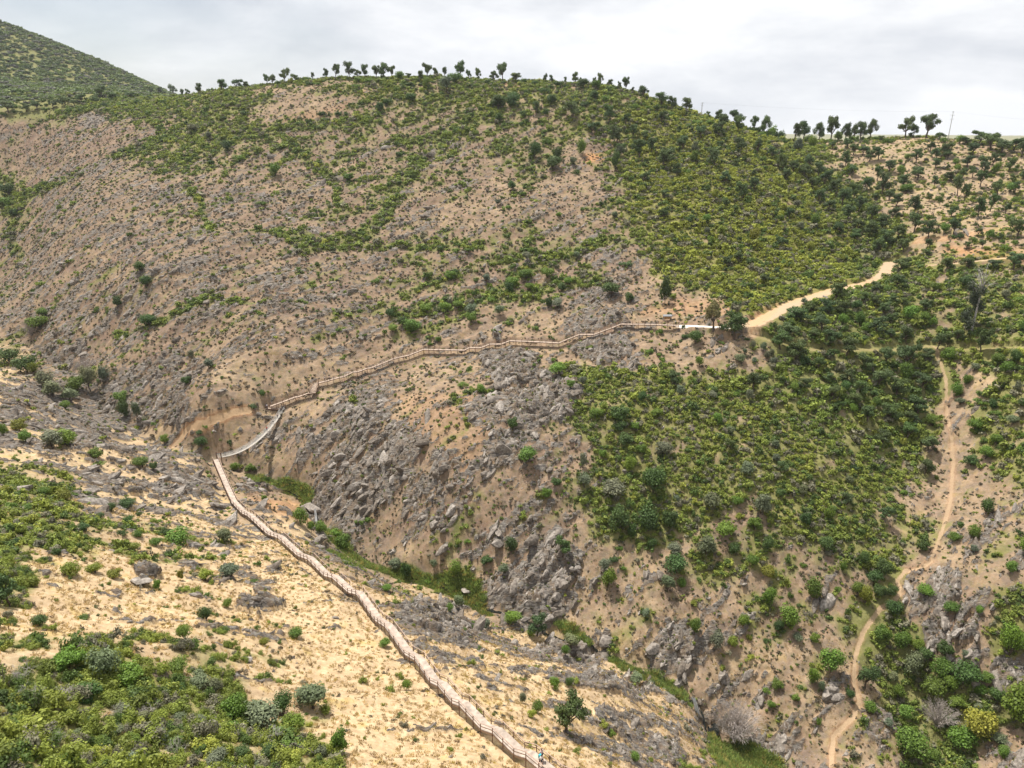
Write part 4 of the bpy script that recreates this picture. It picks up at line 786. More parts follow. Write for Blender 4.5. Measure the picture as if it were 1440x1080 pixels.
def ordinal_split(mem):
    return sorted(mem, key=lambda q: q[1])
labels = {}
for (sz, k, reg), mem in grp.items():
    tone, one, many = TONE[k]; mem = ordinal_split(mem); m = len(mem)
    for i, p in enumerate(mem):
        if m == 1: lb = f'{sz} {tone} {one} {reg}'
        elif i == 0: lb = f'leftmost {sz} {tone} {one} {reg}'
        elif i == m-1: lb = f'rightmost {sz} {tone} {one} {reg}'
        elif i < (m+1)//2: lb = f'{ORD[i]} {sz} {tone} {one} from left {reg}'
        else: lb = f'{ORD[m-1-i]} {sz} {tone} {one} from right {reg}'
        labels[id(p)] = lb
assert len(set(labels.values())) == len(labels)
def put(name, label, cat, group, P, rz, parts, scale, col):
    t = thing(name, label, cat, (P[0], P[1], P[2]+CAMZ-.05), rz, group)
    if cat == 'tree': t.rotation_euler = (rp.normal()*.07, rp.normal()*.07, rz)
    for pn, me_ in parts:
        o = newobj(pn, me_, t); o.scale = scale; o.color = (*col, 1)
    return t
for p in plants:
    k, P, Wm, Hm = p[0], p[5], p[6], p[7]; v = rp.uniform(.78, 1.28); c0 = np.array(COLS[k])*v*np.array([rp.uniform(.88, 1.15), 1, rp.uniform(.85, 1.2)])
    P = np.array([P[0], P[1], float(gz(P[0], P[1])[0])])
    if k in 'ow':
        cr, tr = OAKS[rp.integers(len(OAKS))]; put('oak_tree' if k == 'o' else 'eucalyptus_tree', labels[id(p)], 'tree', 'trees on the hillsides', P, rp.random()*6.28, [('crown', cr), ('trunk', tr)], (Wm/7, Wm/7, Hm/7), c0)
    elif k == 'a':
        f_, s_ = OLIVE[rp.integers(len(OLIVE))]; put('grey_shrub', labels[id(p)], 'shrub', 'grey-green shrubs on the hillsides', P, rp.random()*6.28, [('foliage', f_), ('stem', s_)][:2 if Wm > 2.2 else 1], (Wm/2, Wm/2, Hm/1.9), c0)
    else:
        f_, s_ = BUSH[rp.integers(len(BUSH))]; put('bush', labels[id(p)], 'bush', 'bushes on the hillsides', P, rp.random()*6.28, [('foliage', f_), ('stem', s_)][:2 if Wm > 2.2 else 1], (Wm/2, Wm/2, Hm/1.6), c0)
print('PLANTS', len(plants), 'hand', n_hand, 'trees', sum(p[0] in 'ow' for p in plants))
def single(name, label, cat, px, py, me_, scale, col=(1, 1, 1), sink=0., group=None, rz=0.):
    P = hit(px, py); o = newobj(name, me_); o.location = (P[0], P[1], float(gz(P[0], P[1])[0])+CAMZ-sink); o.scale = scale; o.color = (*col, 1); o.rotation_euler = (0, 0, rz)
    o['label'] = label; o['category'] = cat
    if group: o['group'] = group
    return o
def dist(px, py): P = hit(px, py); return P[1]*cp - P[2]*sp
# big dead shrub by the waterfall, made of many fine twigs
def fuzz_mesh(name, seed, W_, H, nst, mat_):
    r = np.random.default_rng(seed); m = MB()
    for i in range(nst):
        a = r.random()*6.283; q = r.random()**.6; e = np.array([math.cos(a)*q*W_*.5, math.sin(a)*q*W_*.5, H*(1-.45*q*q)*r.uniform(.75, 1.05)])
        m.tube([(r.normal()*.25, r.normal()*.25, -.2), e*.5+r.normal(size=3)*.15+np.array([0,0,.2]), e], [.05, .03, .012], 3)
        for _ in range(9):
            t_ = r.uniform(.45, 1); b_ = e*t_; d_ = r.normal(size=3)*.45+np.array([e[0]*.15, e[1]*.15, .25]); m.tube([b_, b_+d_*.6, b_+d_], [.022, .016, .008], 3)
    return m.mesh(name, [mat_])
M_DEADP = plain('pale_dead_twigs', (.38,.33,.30), .9, .12, 5)
dd = dist(1032, 1035)
single('dead_shrub', 'big pale grey leafless shrub beside the waterfall pool', 'shrub', 1032, 1040, fuzz_mesh('dead_shrub', 3, 70*dd/F, 60*dd/F, 260, M_DEADP), (1, 1, 1))
for px_, py_, wv_, lb in [(1318,1020,52,'grey leafless shrub among green bushes in lush gully'),(120,525,34,'grey leafless shrub above the stream bend upstream'),(45,472,30,'pale leafless shrub in the upper stream gorge')]:
    dd = dist(px_, py_); single('dead_shrub', lb, 'shrub', px_, py_, fuzz_mesh('dead_shrub_small', px_, wv_*dd/F, wv_*.8*dd/F, 110, M_DEADP), (1, 1, 1))
for i, (px_, py_, h_, lb) in enumerate([(42,998,34,'white bare branches curving out of near brush'),(88,990,26,'pale forked dead branches in near brush'),(172,1010,22,'bleached leaning dead twigs among near bushes'),(380,1048,30,'white dead branches beside pale grey-green bush'),(30,960,30,'fan of grey dead twigs at left edge'),(75,1060,36,'dark forked dead stem low in near brush'),(210,1012,22,'small grey dead twigs in middle near brush'),(250,1060,24,'grey leaning dead stems in bottom brush')]):
    dd = dist(px_, py_); s_ = h_*dd/F/1.6; single('dead_branches', lb, 'dead bush', px_, py_, DEADB[i % 3], (s_*1.1, s_*1.1, s_), rz=i*1.3)
for i, (px_, py_, h_, lb) in enumerate([(1312,307,20,'black burnt bare tree on the sparse slope'),(1317,328,18,'pale bare forked tree under the black burnt one'),(1373,296,16,'short bare dark trunk beside small green oak'),(1347,284,14,'thin bare tree between two oaks'),(315,168,14,'tiny bare tree on the high green slope'),(1356,298,12,'slender bare stem below the mid oaks')]):
    dd = dist(px_, py_); s_ = h_*dd/F/5; single('bare_tree', lb, 'tree', px_, py_, BARE[i % 2], (s_, s_, s_), rz=i*2.1)
# tall half-dead eucalyptus right of the track
dd = dist(1366, 466); Hh = 96*dd/F
t = thing('eucalyptus_tree', 'tall half-dead eucalyptus with bare grey top by the track', 'tree', tuple(hit(1366, 466)+np.array([0, 0, CAMZ])))
r = np.random.default_rng(8); Wd = 32*dd/F
lb_ = [(r.normal()*.22*Wd, r.normal()*.22*Wd, Hh*z_, Wd*.22, Wd*.22, Wd*.26) for z_ in np.linspace(.14, .66, 12)]
o = newobj('crown', leaf_mesh('eucalyptus_crown_mesh', lb_, 3400, .20, M_LEAF, .1, .3, 4, 1.6), t); o.color = (.062, .078, .045, 1)
m = MB(); m.tube([(0,0,-.5),(.2,0,Hh*.4),(.6,.2,Hh*.7)], [.42,.32,.2], 8)
for i in range(26):
    a = r.random()*6.28; z_ = Hh*r.uniform(.5, .74); q = r.uniform(.6, 1)*Wd*.5; e = np.array([math.cos(a)*q+.4, math.sin(a)*q, z_+Hh*r.uniform(.10, .28)]); m.tube([(.4,.1,z_), (np.array([.4,.1,z_])+e)/2+np.array([0,0,.4]), e], [.11,.07,.03], 4)
    for _ in range(5): d_ = r.normal(size=3)*.8; m.tube([e*.8+np.array([.1,0,z_*.2]), e*.9+np.array([0,0,z_*.1])+d_*.5, e+d_], [.04,.03,.015], 3)
newobj('trunk', m.mesh('eucalyptus_trunk', [M_DEAD], True), t)
# boulders
for i, (px_, py_, w_, h_, lb) in enumerate([(708,642,26,38,'big upright grey boulder below small dark bush on spur'),(614,668,20,14,'dark-edged grey boulder low on the rock face'),(203,822,34,18,'whitish rock outcrop in near straw field'),(346,930,24,12,'flat pale boulder near the bottom brush'),(409,927,16,8,'small split grey rock on near straw'),(232,722,18,10,'pale rock at the near slope edge'),
    (965,948,26,36,'dark brown crag beside the waterfall'),(440,716,30,20,'smooth grey rock above the small waterfall'),(610,742,24,20,'rounded grey block above the stream bed'),(790,825,24,24,'craggy grey block over the green stream'),(120,500,22,14,'grey boulder pile in the stream gorge'),(90,520,22,20,'square grey boulder at the gorge pool'),(655,832,22,10,'bare rock slab beside stream reeds'),(470,870,14,8,'low rock beside the lower boardwalk')]):
    dd = dist(px_, py_); s_ = w_*dd/F/2; single('boulder', lb, 'boulder', px_, py_-h_*.15, stone(300+i, 3), (s_, s_*.9, max(h_*dd/F/2, s_*.6)*1.2), sink=.1*s_, rz=i*1.7, group='single boulders')
# ------------------------------------------------------------------ boardwalks
M_WOOD2 = plain('older_deck_timber', (.36,.28,.22), .8, .16, 1.5, .2)
def build_walk(name, label, P, width, post_step, near_first, M_WOOD=M_WOOD, M_RAIL=M_RAIL):
    root = thing(name, label, 'boardwalk', (0, 0, 0)); r = np.random.default_rng(4)
    P = P + np.array([0, 0, CAMZ]); nseg = len(P)-1
    side = []
    for i in range(len(P)):
        a = P[max(i-1, 0)]; b = P[min(i+1, len(P)-1)]; d = (b-a)[:2]; d /= np.linalg.norm(d); q = np.array([d[1], -d[0], 0]); 
        if 0 < i < len(P)-1:
            d1 = (P[i]-P[i-1])[:2]; d2 = (P[i+1]-P[i])[:2]; cc = (d1 @ d2)/(np.linalg.norm(d1)*np.linalg.norm(d2)+1e-9); q = q/max(math.sqrt(max((1+cc)/2, .3)), .6)
        side.append(q*width/2)
    posts = []
    for i in range(nseg):
        A, B = P[i], P[i+1]; Ln = np.linalg.norm((B-A)[:2]); npl = max(2, int(Ln/.24)); m = MB()
        for k in range(npl):
            t0, t1 = k/npl, (k+.93)/npl; zc = A[2]+(B[2]-A[2])*(k+.5)/npl + r.normal()*.003
            c = [A+(B-A)*t0 - (side[i]*(1-t0)+side[i+1]*t0), A+(B-A)*t0 + (side[i]*(1-t0)+side[i+1]*t0), A+(B-A)*t1 + (side[i]*(1-t1)+side[i+1]*t1), A+(B-A)*t1 - (side[i]*(1-t1)+side[i+1]*t1)]
            b0 = len(m.v)
            for q in c: m.v.append(np.array([q[0], q[1], zc]))
            for q in c: m.v.append(np.array([q[0], q[1], zc-.045]))
            for f in ((0,1,2,3),(7,6,5,4),(0,4,5,1),(1,5,6,2),(2,6,7,3),(3,7,4,0)): m.f.append(tuple(b0+x_ for x_ in f)); m.m.append(0)
        newobj('deck', m.mesh('deck', [M_WOOD]), root)
        m = MB()
        for s_ in (-1, 1):
            a, b = A+s_*side[i]*.96, B+s_*side[i+1]*.96; dz = np.array([0, 0, -.17]); m.bar(a+dz, b+dz, .07, .24)
        newobj('beam', m.mesh('beam', [M_RAIL]), root)
        for s_ in (-1, 1):
            a, b = A+s_*side[i]*1.04, B+s_*side[i+1]*1.04; m = MB()
            m.bar(a+np.array([0,0,1.02]), b+np.array([0,0,1.02]), .11, .04); m.bar(a+np.array([0,0,.55]), b+np.array([0,0,.55]), .03, .10)
            newobj('railing', m.mesh('railing', [M_RAIL]), root)
        kk = max(1, round(Ln/post_step))
        for k in range(kk + (i == nseg-1)):
            t_ = k/kk
            for s_ in (-1, 1): posts.append(A+(B-A)*t_ + s_*(side[i]*(1-t_)+side[i+1]*t_)*1.04)
    posts.sort(key=lambda q: np.linalg.norm(q-np.array([0,0,CAMZ]))); rest = MB()
    for j, q in enumerate(posts):
        g = float(gz(q[0], q[1])[0])+CAMZ; m = MB() if j < 98 else rest
        m.box((q[0], q[1], (q[2]+1.0+g-.4)/2), (.055, .055, (q[2]+1.0-g+.4)/2))
        if j < 98: newobj('post', m.mesh('post', [M_POST]), root)
    if rest.v: newobj('remaining_posts', rest.mesh('remaining_posts', [M_POST]), root, kind='stuff')
    return root, side
build_walk('lower_boardwalk', 'long wooden stepped boardwalk crossing the near straw slope', LOW3, 1.5, 2.1, True)
up_root, _ = build_walk('upper_boardwalk', 'wooden boardwalk contouring the far hillside to dirt road', UP3, 1.6, 2.3, True, M_WOOD2, M_POST)
# bridge landing platform and branch steps on the far side
PL3 = np.array([atz(*q) for q in [(348,582,-100.4),(359,580,-100.2),(377,573.5,-98.6),(397,574.5,-98.3)]])
build_walk('landing_walkway', 'short wooden walkway from bridge end down to orange trail', PL3, 1.7, 2.0, True, M_WOOD2, M_POST)
LK3 = np.array([atz(*q) for q in [(379,573,-98.4),(382,570,-97.6)]])
m = MB()
for a, b in zip([(462,543,-95.5),(472,548,-96.2),(482,545,-95.2),(492,541,-94.2)], [(472,548,-96.2),(482,545,-95.2),(492,541,-94.2),(505,536,-92.6)]):
    A, B = atz(*a)+np.array([0,0,CAMZ]), atz(*b)+np.array([0,0,CAMZ]); m.bar(A, B, .12, .16); up_ = np.array([0,0,1.8]); m.bar(A+up_, B+up_, .10, .12); m.bar(A, B+up_, .09, .09); m.bar(A+up_, B, .09, .09); m.bar(A-up_, A+up_, .14, .14); m.bar(B-up_, B+up_, .14, .14)
o = newobj('timber_trestle', m.mesh('timber_trestle', [M_POST])); o['label'] = 'brown cross-braced timber trestle under the upper boardwalk'; o['category'] = 'trestle'
# ------------------------------------------------------------------ suspension footbridge
A, B = BA+np.array([0,0,CAMZ]), BB+np.array([0,0,CAMZ]); SAG = 4.2; root = thing('suspension_footbridge', 'narrow sagging suspension footbridge crossing the stream gorge', 'footbridge', (0, 0, 0))
d = (B-A)[:2]; d /= np.linalg.norm(d); q = np.array([d[1], -d[0], 0]); NB = 44
def bp(t, off=0., h=0.): return A+(B-A)*t + np.array([0, 0, -4*SAG*t*(1-t)+h]) + q*off
M_NET = plain('pale_netting', (.55,.52,.47), .7, .08, 5)
m = MB()
for k in range(NB*3):
    t0, t1 = k/(NB*3), (k+.94)/(NB*3); m.bar(bp(t0), bp(t1), 1.05, .05)
newobj('deck', m.mesh('bridge_deck', [plain('pale_bridge_planks', (.42,.38,.33), .8, .1, 3)]), root)
for s_ in (-.56, .56):
    for h_, rd in ((1.15, .035), (.0, .045)):
        m = MB(); m.tube([bp(k/NB, s_, h_) for k in range(NB+1)], [rd]*(NB+1), 5); newobj('cable', m.mesh('cable', [M_STEEL]), root)
    m = MB()
    for k in range(NB+1): m.bar(bp(k/NB, s_, 0), bp(k/NB, s_, 1.15), .03, .03)
    for h_ in (.15, .3, .45, .6, .75, .9, 1.03): m.tube([bp(k/NB, s_, h_) for k in range(NB+1)], [.022]*(NB+1), 3)
    newobj('side_netting', m.mesh('side_netting', [M_NET]), root)
for t_ in (0, 1):
    for s_ in (-.75, .75):
        m = MB(); m.bar(bp(t_, s_, -3.0), bp(t_, s_, 1.7), .22, .22); newobj('anchor_post', m.mesh('anchor_post', [M_POST]), root)
    m = MB(); m.bar(bp(t_, -.85, 1.6), bp(t_, .85, 1.6), .16, .16); newobj('crossbeam', m.mesh('crossbeam', [M_POST]), root)
# ------------------------------------------------------------------ stream water, waterfalls, pool
def ribbon(pts, w, z=0.):
    pts = [np.array(p) for p in pts]; V = []; Fq = []
    for i, p in enumerate(pts):
        d = pts[min(i+1, len(pts)-1)]-pts[max(i-1, 0)]; d = d/np.linalg.norm(d); s_ = np.array([d[1], -d[0], 0]); V += [p+s_*w+[0,0,z], p-s_*w+[0,0,z]]
        if i: Fq.append((2*i-2, 2*i-1, 2*i+1, 2*i))
    return V, Fq
fine = []
for i in range(6, len(STR3)-1):
    for t_ in np.linspace(0, 1, 12, endpoint=False):
        p = STR3[i]+(STR3[i+1]-STR3[i])*t_; fine.append(np.array([p[0], p[1], float(gz(p[0], p[1])[0])+CAMZ+.22]))
for j in range(len(fine)): fine[j][2] -= .12
V, Fq = ribbon(fine, .5); newobj('stream_water', npmesh('stream_water', V, Fq, [M_WATER], True), kind='structure')
def fall(label, pts, w):
    P = [atz(*p)+np.array([0,0,CAMZ]) for p in pts]; m = MB(); r = np.random.default_rng(3)
    for s_ in np.linspace(-w, w, 7): m.tube([p+np.array([s_+r.normal()*.05, r.normal()*.08, 0]) for p in P], [.10]*len(P), 5)
    o = newobj('waterfall', m.mesh('waterfall', [M_FOAM], True)); o['label'] = label; o['category'] = 'waterfall'
fall('thin waterfall dropping into dark pool near dead shrub', [(975,982,-131.0),(978,990,-132.5),(980,1000,-134.5),(983,1014,-137.5)], .35)
fall('small waterfall between green bushes by lower boardwalk', [(443,716,-115.6),(444,724,-117.2),(445,738,-119.8)], .3)
Pc = hit(998, 1026); m = bmesh.new(); bmesh.ops.create_circle(m, cap_ends=True, radius=2.2, segments=24); me_ = bpy.data.meshes.new('pool'); m.to_mesh(me_); m.free(); me_.materials.append(M_WATER)
o = newobj('pool_water', me_, kind='structure'); o.location = (Pc[0], Pc[1], Pc[2]+CAMZ+.5); o.scale = (1.0, 1.3, 1)  # dull near-black water also stands in for the shade of the hollow
# ------------------------------------------------------------------ power poles, shelter, bin, car
def pole(label, px, pyb, Hm, arms):
    P = next(q for q in (hit(px, pyb+k) for k in range(30)) if q is not None); t = thing('power_pole', label, 'power pole', (P[0], P[1], P[2]+CAMZ-.3), 0, None)
    m = MB(); m.tube([(0,0,0),(0,0,Hm*.5),(0,0,Hm)], [.24,.2,.15], 8); newobj('mast', m.mesh('mast', [plain('concrete_pole', (.42,.40,.38), .9)]), t)
    for h_, L_ in arms:
        m = MB(); m.bar((-L_/2,0,Hm*h_), (L_/2,0,Hm*h_), .14, .14)
        for x_ in (-L_/2, 0, L_/2): m.tube([(x_,0,Hm*h_), (x_,0,Hm*h_+.35)], [.08,.06], 6)
        newobj('crossarm', m.mesh('crossarm', [M_STEEL]), t)
    return np.array([P[0], P[1], P[2]+CAMZ-.3+Hm*arms[0][0]])
T1 = pole('tall power pole with crossarms between ridge oaks', 1333, 195, 16.5, [(.97, 1.0), (.72, 2.2), (.86, 2.6)])
T2 = pole('distant power pole above the sloping skyline trees', 986, 160, 9.0, [(.95, 1.6), (.8, 1.2)])
m = MB()
for s_ in (-.9, 0, .9):
    for E in (T2, T1+np.array([120, 40, -6])):
        pts = [T1+(E-T1)*k/20+np.array([0, s_, .3-6*(k/20)*(1-k/20)]) for k in range(21)]; m.tube(pts, [.007]*21, 3)
o = newobj('power_lines', m.mesh('power_lines', [M_STEEL])); o['label'] = 'thin power wires strung from pole to pole above the ridge'; o['category'] = 'wires'
P = hit(938, 452); t = thing('information_shelter', 'small grey-roofed information shelter beside the boardwalk start', 'shelter', (P[0], P[1], P[2]+CAMZ), .05)
m = MB(); R_ = Matrix.Rotation(math.radians(14), 3, 'X'); m.box((0,0,2.35), (1.7,.75,.05), np.array(R_)); newobj('roof', m.mesh('roof', [plain('grey_roof', (.20,.21,.22), .7)]), t)
for x_ in (-1.4, 1.4):
    for y_ in (-.45, .45): m = MB(); m.bar((x_,y_,-.3), (x_,y_,2.3), .12, .12); newobj('post', m.mesh('shelter_post', [M_RAIL]), t)
m = MB(); m.box((0,.3,1.35), (1.2,.03,.55)); newobj('notice_board', m.mesh('notice_board', [plain('orange_board', (.50,.28,.12), .7)]), t)
m = MB(); m.box((0,-.15,.45), (1.2,.2,.04)); m.box((-1,-.15,.2), (.05,.18,.22)); m.box((1,-.15,.2), (.05,.18,.22)); newobj('bench', m.mesh('bench', [M_RAIL]), t)
P = hit(1003, 463); t = thing('litter_bin', 'grey litter bin at the foot of the eucalyptus', 'bin', (P[0], P[1], P[2]+CAMZ), .2)
m = MB(); m.tube([(0,0,0),(0,0,.9)], [.38,.42], 12); newobj('body', m.mesh('bin_body', [plain('bin_grey', (.10,.12,.14), .5)]), t); m = MB(); m.tube([(0,0,.9),(0,0,1.05),(0,0,1.1)], [.45,.4,.02], 12); newobj('lid', m.mesh('bin_lid', [M_STEEL]), t)
P = next(q for q in (hit(4, 150+k) for k in range(40)) if q is not None); P[1] += 1; t = thing('parked_car', 'white car half hidden by oaks at the left edge', 'car', (P[0], P[1]-2, P[2]+CAMZ+.1), .35)
bm = bmesh.new()
prof = [(-2.1,.35),(-2.1,.8),(-1.3,.92),(-.7,1.42),(.8,1.45),(1.5,.98),(2.1,.85),(2.1,.35)]
vs_ = [[bm.verts.new((x_, y_*(.82 if z_ > 1.2 else 1), z_)) for x_, z_ in prof] for y_ in (-.85, .85)]
bm.faces.new(vs_[0][::-1]); bm.faces.new(vs_[1])
for i in range(len(prof)): j = (i+1) % len(prof); bm.faces.new((vs_[0][i], vs_[0][j], vs_[1][j], vs_[1][i]))
bmesh.ops.recalc_face_normals(bm, faces=bm.faces); bmesh.ops.bevel(bm, geom=list(bm.edges), offset=.06, segments=2, affect='EDGES'); me_ = bpy.data.meshes.new('car_body'); bm.to_mesh(me_); bm.free(); me_.materials.append(plain('white_paint', (.75,.77,.8), .3, .02)); newobj('body', me_, t)
M_GLASS = plain('dark_glass', (.03,.04,.05), .1, .1)
m = MB()
for s_ in (-1, 1): m.box((.05, s_*.80, 1.17), (.72, .02, .17))
m.box((-1.0,0,1.19), (.03,.62,.2), np.array(Matrix.Rotation(math.radians(48), 3, 'Y'))); m.box((1.17,0,1.22), (.03,.62,.2), np.array(Matrix.Rotation(math.radians(-52), 3, 'Y'))); newobj('windows', m.mesh('car_windows', [M_GLASS]), t)
for x_ in (-1.35, 1.35):
    for s_ in (-1, 1): m = MB(); m.tube([(x_, s_*.72, .33), (x_, s_*.9, .33)], [.33, .33], 14); m.box((x_, s_*.88, .33), (.16,.03,.16)); newobj('wheel', m.mesh('wheel', [plain('tyre', (.02,.02,.02), .8)]), t)
# ------------------------------------------------------------------ people
M_SKIN = plain('skin', (.45,.28,.20), .6, .04)
def skin_obj(name, V, E, Rd, mat_, parent=None, sub=1, root=0):
    me_ = bpy.data.meshes.new(name); me_.from_pydata([tuple(v) for v in V], E, []); me_.update(); me_.materials.append(mat_)
    o = newobj(name, me_, parent); sk = o.modifiers.new('skin', 'SKIN'); sk.use_smooth_shade = True
    for i, rd in enumerate(Rd): me_.skin_vertices[0].data[i].radius = (rd, rd) if np.isscalar(rd) else rd
    me_.skin_vertices[0].data[root].use_root = True
    if sub: s_ = o.modifiers.new('sub', 'SUBSURF'); s_.levels = sub; s_.render_levels = sub
    return o
def person(label, pos, face, top, bottom, hair, stride=.22, armf=.25, bend=.0, H=1.72):
    """Standing or walking figure facing +Y before rotation."""
    k = H/1.72; b = bend
    J = dict(pel=(0,0,.93), wst=(0,.01+b*.1,1.08), chs=(0,.02+b*.3,1.30), nck=(0,.03+b*.42,1.47), hd0=(0,.05+b*.46,1.53), hd1=(0,.06+b*.5,1.62), hd2=(0,.05+b*.52,1.69))
    V, E, Rd, ix = [], [], [], {}
    def add(n_, p, rd, fr=None):
        ix[n_] = len(V); V.append(np.array(p)*k); Rd.append(rd*k if np.isscalar(rd) else (rd[0]*k, rd[1]*k))
        if fr: E.append((ix[fr], ix[n_]))
    add('pel', J['pel'], (.15,.11)); add('wst', J['wst'], (.13,.10), 'pel'); add('chs', J['chs'], (.16,.11), 'wst'); add('nck', J['nck'], .055, 'chs'); add('hd0', J['hd0'], .07, 'nck'); add('hd1', J['hd1'], .095, 'hd0'); add('hd2', J['hd2'], .075, 'hd1')
    add('nose', (0, J['hd1'][1]+.105, 1.60), .014, 'hd1')
    for s_, sg in ((-1, 1), (1, -1)):
        n_ = 'LR'[s_ > 0]; st = stride*sg
        add('hip'+n_, (s_*.09, 0, .88), .09, 'pel'); add('kn'+n_, (s_*.10, st*.55+.04, .49), .062, 'hip'+n_); add('an'+n_, (s_*.10, st-(.06 if sg < 0 else 0), .09 + (.05 if sg < 0 else 0)), .042, 'kn'+n_); add('to'+n_, (s_*.11, st+.14, .035), .035, 'an'+n_)
        add('sh'+n_, (s_*.19, J['chs'][1], 1.41), .058, 'chs'); add('el'+n_, (s_*.26, J['chs'][1]-st*armf*1.2, 1.14), .042, 'sh'+n_); add('wr'+n_, (s_*.27, J['chs'][1]-st*armf*2+.12, .92), .028, 'el'+n_); add('pa'+n_, (s_*.27, J['chs'][1]-st*armf*2+.15, .86), .032, 'wr'+n_)
        for f in range(5):
            fp = V[ix['pa'+n_]]/k; L_ = [.05,.075,.085,.078,.06][f]; off = (f-2)*.018
            add('f%d%s' % (f, n_), (fp[0]-(s_*.03 if f == 0 else 0), fp[1]+off+(.02 if f == 0 else 0), fp[2]-L_*.6), .009, 'pa'+n_); add('g%d%s' % (f, n_), (fp[0]-s_*.02, fp[1]+off+.01, fp[2]-L_), .008, 'f%d%s' % (f, n_))
    root = thing('person', label, 'person', pos, face)
    skin_obj('body', V, E, Rd, M_SKIN, root)
    def cloth(nm, chain, grow_, mat_):
        vv, ee, rr_, mp_ = [], [], [], {}
        for a, b_ in chain:
            for q in (a, b_):
                if q not in mp_:
                    if isinstance(q, tuple): p0 = V[ix[q[0]]]*(1-q[2])+V[ix[q[1]]]*q[2]; rd = (np.mean(Rd[ix[q[0]]])*(1-q[2])+np.mean(Rd[ix[q[1]]])*q[2])
                    else: p0 = V[ix[q]]; rd = Rd[ix[q]]
                    mp_[q] = len(vv); vv.append(p0); rr_.append((rd[0]+grow_, rd[1]+grow_) if not np.isscalar(rd) else rd+grow_)
            ee.append((mp_[a], mp_[b_]))
        return skin_obj(nm, vv, ee, rr_, mat_, root)
    cloth('shirt', [('wst', 'chs'), ('chs', 'shL'), ('chs', 'shR'), ('shL', ('shL', 'elL', .8)), ('shR', ('shR', 'elR', .8)), ('pel', 'wst'), ('chs', ('chs', 'nck', .6))], .02, top)
    cloth('trousers' if bottom[1] else 'shorts', [('pel', 'hipL'), ('pel', 'hipR'), ('hipL', ('hipL', 'knL', .8) if not bottom[1] else 'knL'), ('hipR', ('hipR', 'knR', .8) if not bottom[1] else 'knR')] + ([('knL', 'anL'), ('knR', 'anR')] if bottom[1] else []), .025, bottom[0])
    bm = bmesh.new(); bmesh.ops.create_uvsphere(bm, u_segments=14, v_segments=10, radius=.108*k)
    for v in list(bm.verts):
        if v.co.z < -.055*k or (v.co.y > .045*k and v.co.z < .03*k): bm.verts.remove(v)
    me_ = bpy.data.meshes.new('hair'); bm.to_mesh(me_); bm.free(); me_.materials.append(hair); o = newobj('hair', me_, root); o.location = (0, (J['hd1'][1]-.012)*k, 1.645*k)
    return root
def clr(n_, c): return plain(n_, c, .8, .05)
cPink, cWhite, cRed, cPurple, cDark, cNavy = clr('pale_pink_cloth', (.62,.48,.45)), clr('white_cloth', (.75,.75,.75)), clr('red_cloth', (.55,.07,.05)), clr('purple_cloth', (.16,.10,.25)), clr('dark_cloth', (.05,.05,.06)), clr('navy_cloth', (.05,.07,.13))
hB, hK, hC = clr('brown_hair', (.12,.07,.045)), clr('black_hair', (.02,.018,.016)), clr('straw_hat', (.45,.36,.22))
def on_low(t_idx, off):                    # point on the lower deck at node parameter t, offset sideways
    i = int(t_idx); f = t_idx-i; a, b = LOW3[i], LOW3[min(i+1, len(LOW3)-1)]; d = (b-a)[:2]/np.linalg.norm((b-a)[:2]); p = a+(b-a)*f; return (p[0]+d[1]*off, p[1]-d[0]*off, p[2]+CAMZ+.01), math.atan2(-d[0], d[1])
def on_line(Lp, t_idx, off):
    i = int(t_idx); f = t_idx-i; a, b = Lp[i], Lp[min(i+1, len(Lp)-1)]; d = (b-a)[:2]/np.linalg.norm((b-a)[:2]); p = a+(b-a)*f; return (p[0]+d[1]*off, p[1]-d[0]*off, p[2]+CAMZ+.01), math.atan2(-d[0], d[1])
def low_at(py_):                           # deck parameter seen at image height py_
    ts = np.linspace(0, len(LOW3)-1.01, 2000); q = np.array([LOW3[int(t_)]+(LOW3[int(t_)+1]-LOW3[int(t_)])*(t_-int(t_)) for t_ in ts]); return ts[np.argmin(np.abs(project(q[:,0], q[:,1], q[:,2])[1]-py_))]
p1, f1 = on_low(low_at(1071), -.30); p2, f2 = on_low(low_at(1075), .28)
person('person in pale pink shirt and dark shorts walking the near boardwalk', p1, f1, cPink, (cDark, False), hB)
person('dark-haired person in white top wearing a turquoise backpack', p2, f2, cWhite, (cDark, False), hK, bend=.3)
bk = MB(); bk.box((0,0,0), (.15,.09,.22)); bk.box((0,-.11,-.06), (.11,.035,.12)); bk.tube([(-.1,.08,.2),(-.11,.24,.16),(-.1,.1,-.15)], [.02]*3, 5); bk.tube([(.1,.08,.2),(.11,.24,.16),(.1,.1,-.15)], [.02]*3, 5)
me_ = bk.mesh('backpack', [clr('turquoise_cloth', (.05,.38,.45))]); o = newobj('backpack', me_); o.location = Vector(p2)+Matrix.Rotation(f2, 3, 'Z') @ Vector((0, -.14, 1.30)); o.rotation_euler = (-.1, 0, f2); o['label'] = 'turquoise backpack worn by the person in white top'; o['category'] = 'backpack'
def on_bridge(t_): p = bp(t_, 0, .03); return tuple(p), math.atan2(-d[0], d[1])
d = (B-A)[:2]; d /= np.linalg.norm(d)
for t_, tp, bt, hr, lb in [(.69, cRed, (cNavy, True), hB, 'person in red top out on the suspension bridge'),(.80, cWhite, (cDark, False), hK, 'person in white top further along the bridge'),(.88, cPink, (cDark, True), hB, 'person in pink top near bridge far end'),(.95, cDark, (cDark, True), hC, 'person in dark clothes at the bridge far end')]:
    q_, f_ = on_bridge(t_); person(lb, q_, f_, tp, bt, hr, .12)
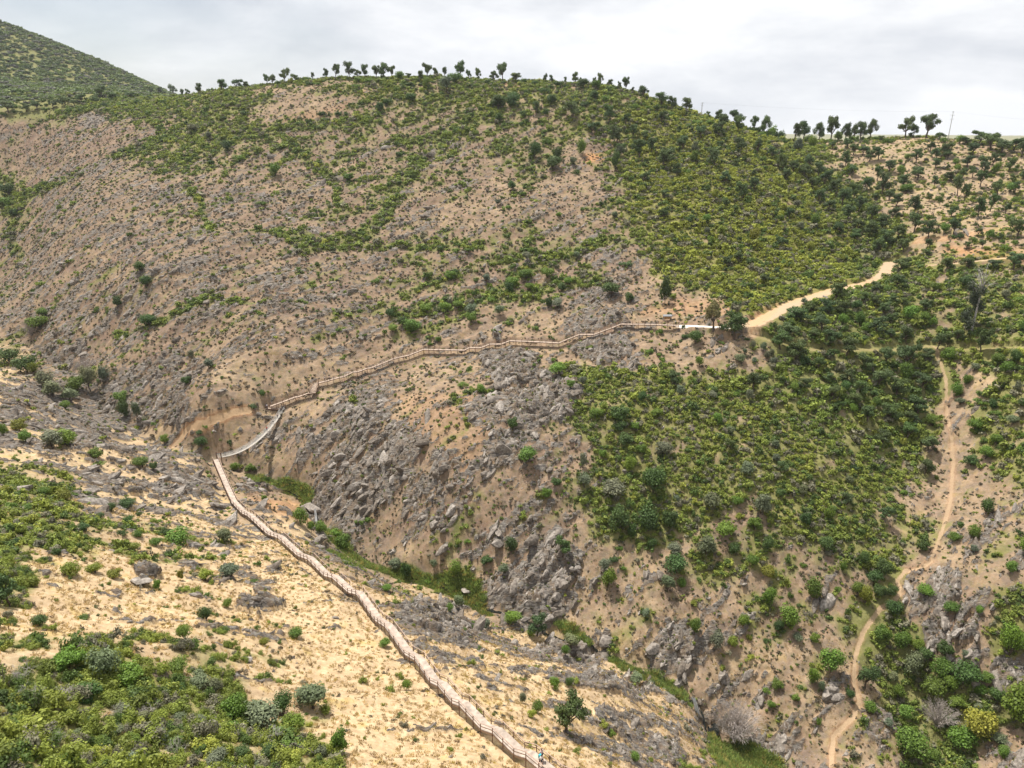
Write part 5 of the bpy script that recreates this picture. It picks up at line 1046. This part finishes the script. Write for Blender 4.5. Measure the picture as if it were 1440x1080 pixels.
q_, f_ = on_line(PL3, 1.85, 0); person('person in purple top on the far landing steps', q_, f_, cPurple, (cDark, True), hB, .1)
q_, f_ = on_line(PL3, 1.95, .5); person('person in straw hat beside purple top on landing', q_, f_+2, cWhite, (cNavy, True), hC, .1)
q_, f_ = on_line(UP3, 7.7, -.3); person('person in white shirt climbing the upper boardwalk', q_, f_, cWhite, (cDark, True), hK, .15)
q_, f_ = on_line(UP3, 8.2, .3); person('person in pink shirt further up the upper boardwalk', q_, f_, cPink, (cDark, True), hB, .15)
q_, f_ = on_line(UP3, 16.0, 0); person('person in dark clothes midway on upper boardwalk', q_, f_+math.pi, cDark, (cDark, True), hK, .15)
for px_, tp, lb in ((949.5, cWhite, 'person in white beside the information shelter'),(954.5, cPink, 'person in orange-pink standing past the shelter')):
    P = hit(px_, 456.5); person(lb, (P[0], P[1], P[2]+CAMZ), 2.8, tp, (cDark, True), hB, .05)

# ------------------------------------------------------------------ thin summer haze, one closed box of even density
bm = bmesh.new(); bmesh.ops.create_cube(bm, size=1); me_ = bpy.data.meshes.new('haze'); bm.to_mesh(me_); bm.free()
zlo, zhi = float(min(TZ.min(), HG.min()))+CAMZ-1.5, float(max(TZ.max(), 60))+CAMZ+15
o = newobj('haze', me_, kind='stuff'); o.scale = (18100, 18100, zhi-zlo); o.location = (0, 0, (zhi+zlo)/2)
hm = bpy.data.materials.new('haze_air'); hm.use_nodes = True; hm.node_tree.nodes.clear(); ho = hm.node_tree.nodes.new('ShaderNodeOutputMaterial'); hv = hm.node_tree.nodes.new('ShaderNodeVolumePrincipled')
hv.inputs['Color'].default_value = (.9, .94, 1, 1); hv.inputs['Density'].default_value = HAZE; hv.inputs['Anisotropy'].default_value = .3; hm.node_tree.links.new(hv.outputs[0], ho.inputs['Volume']); me_.materials.append(hm)
open('/tmp/info.txt', 'w').write('%d plants %d trees %d a z %g %g' % (len(plants), sum(p[0] in 'ow' for p in plants), sum(p[0] == 'a' for p in plants), zlo, zhi))
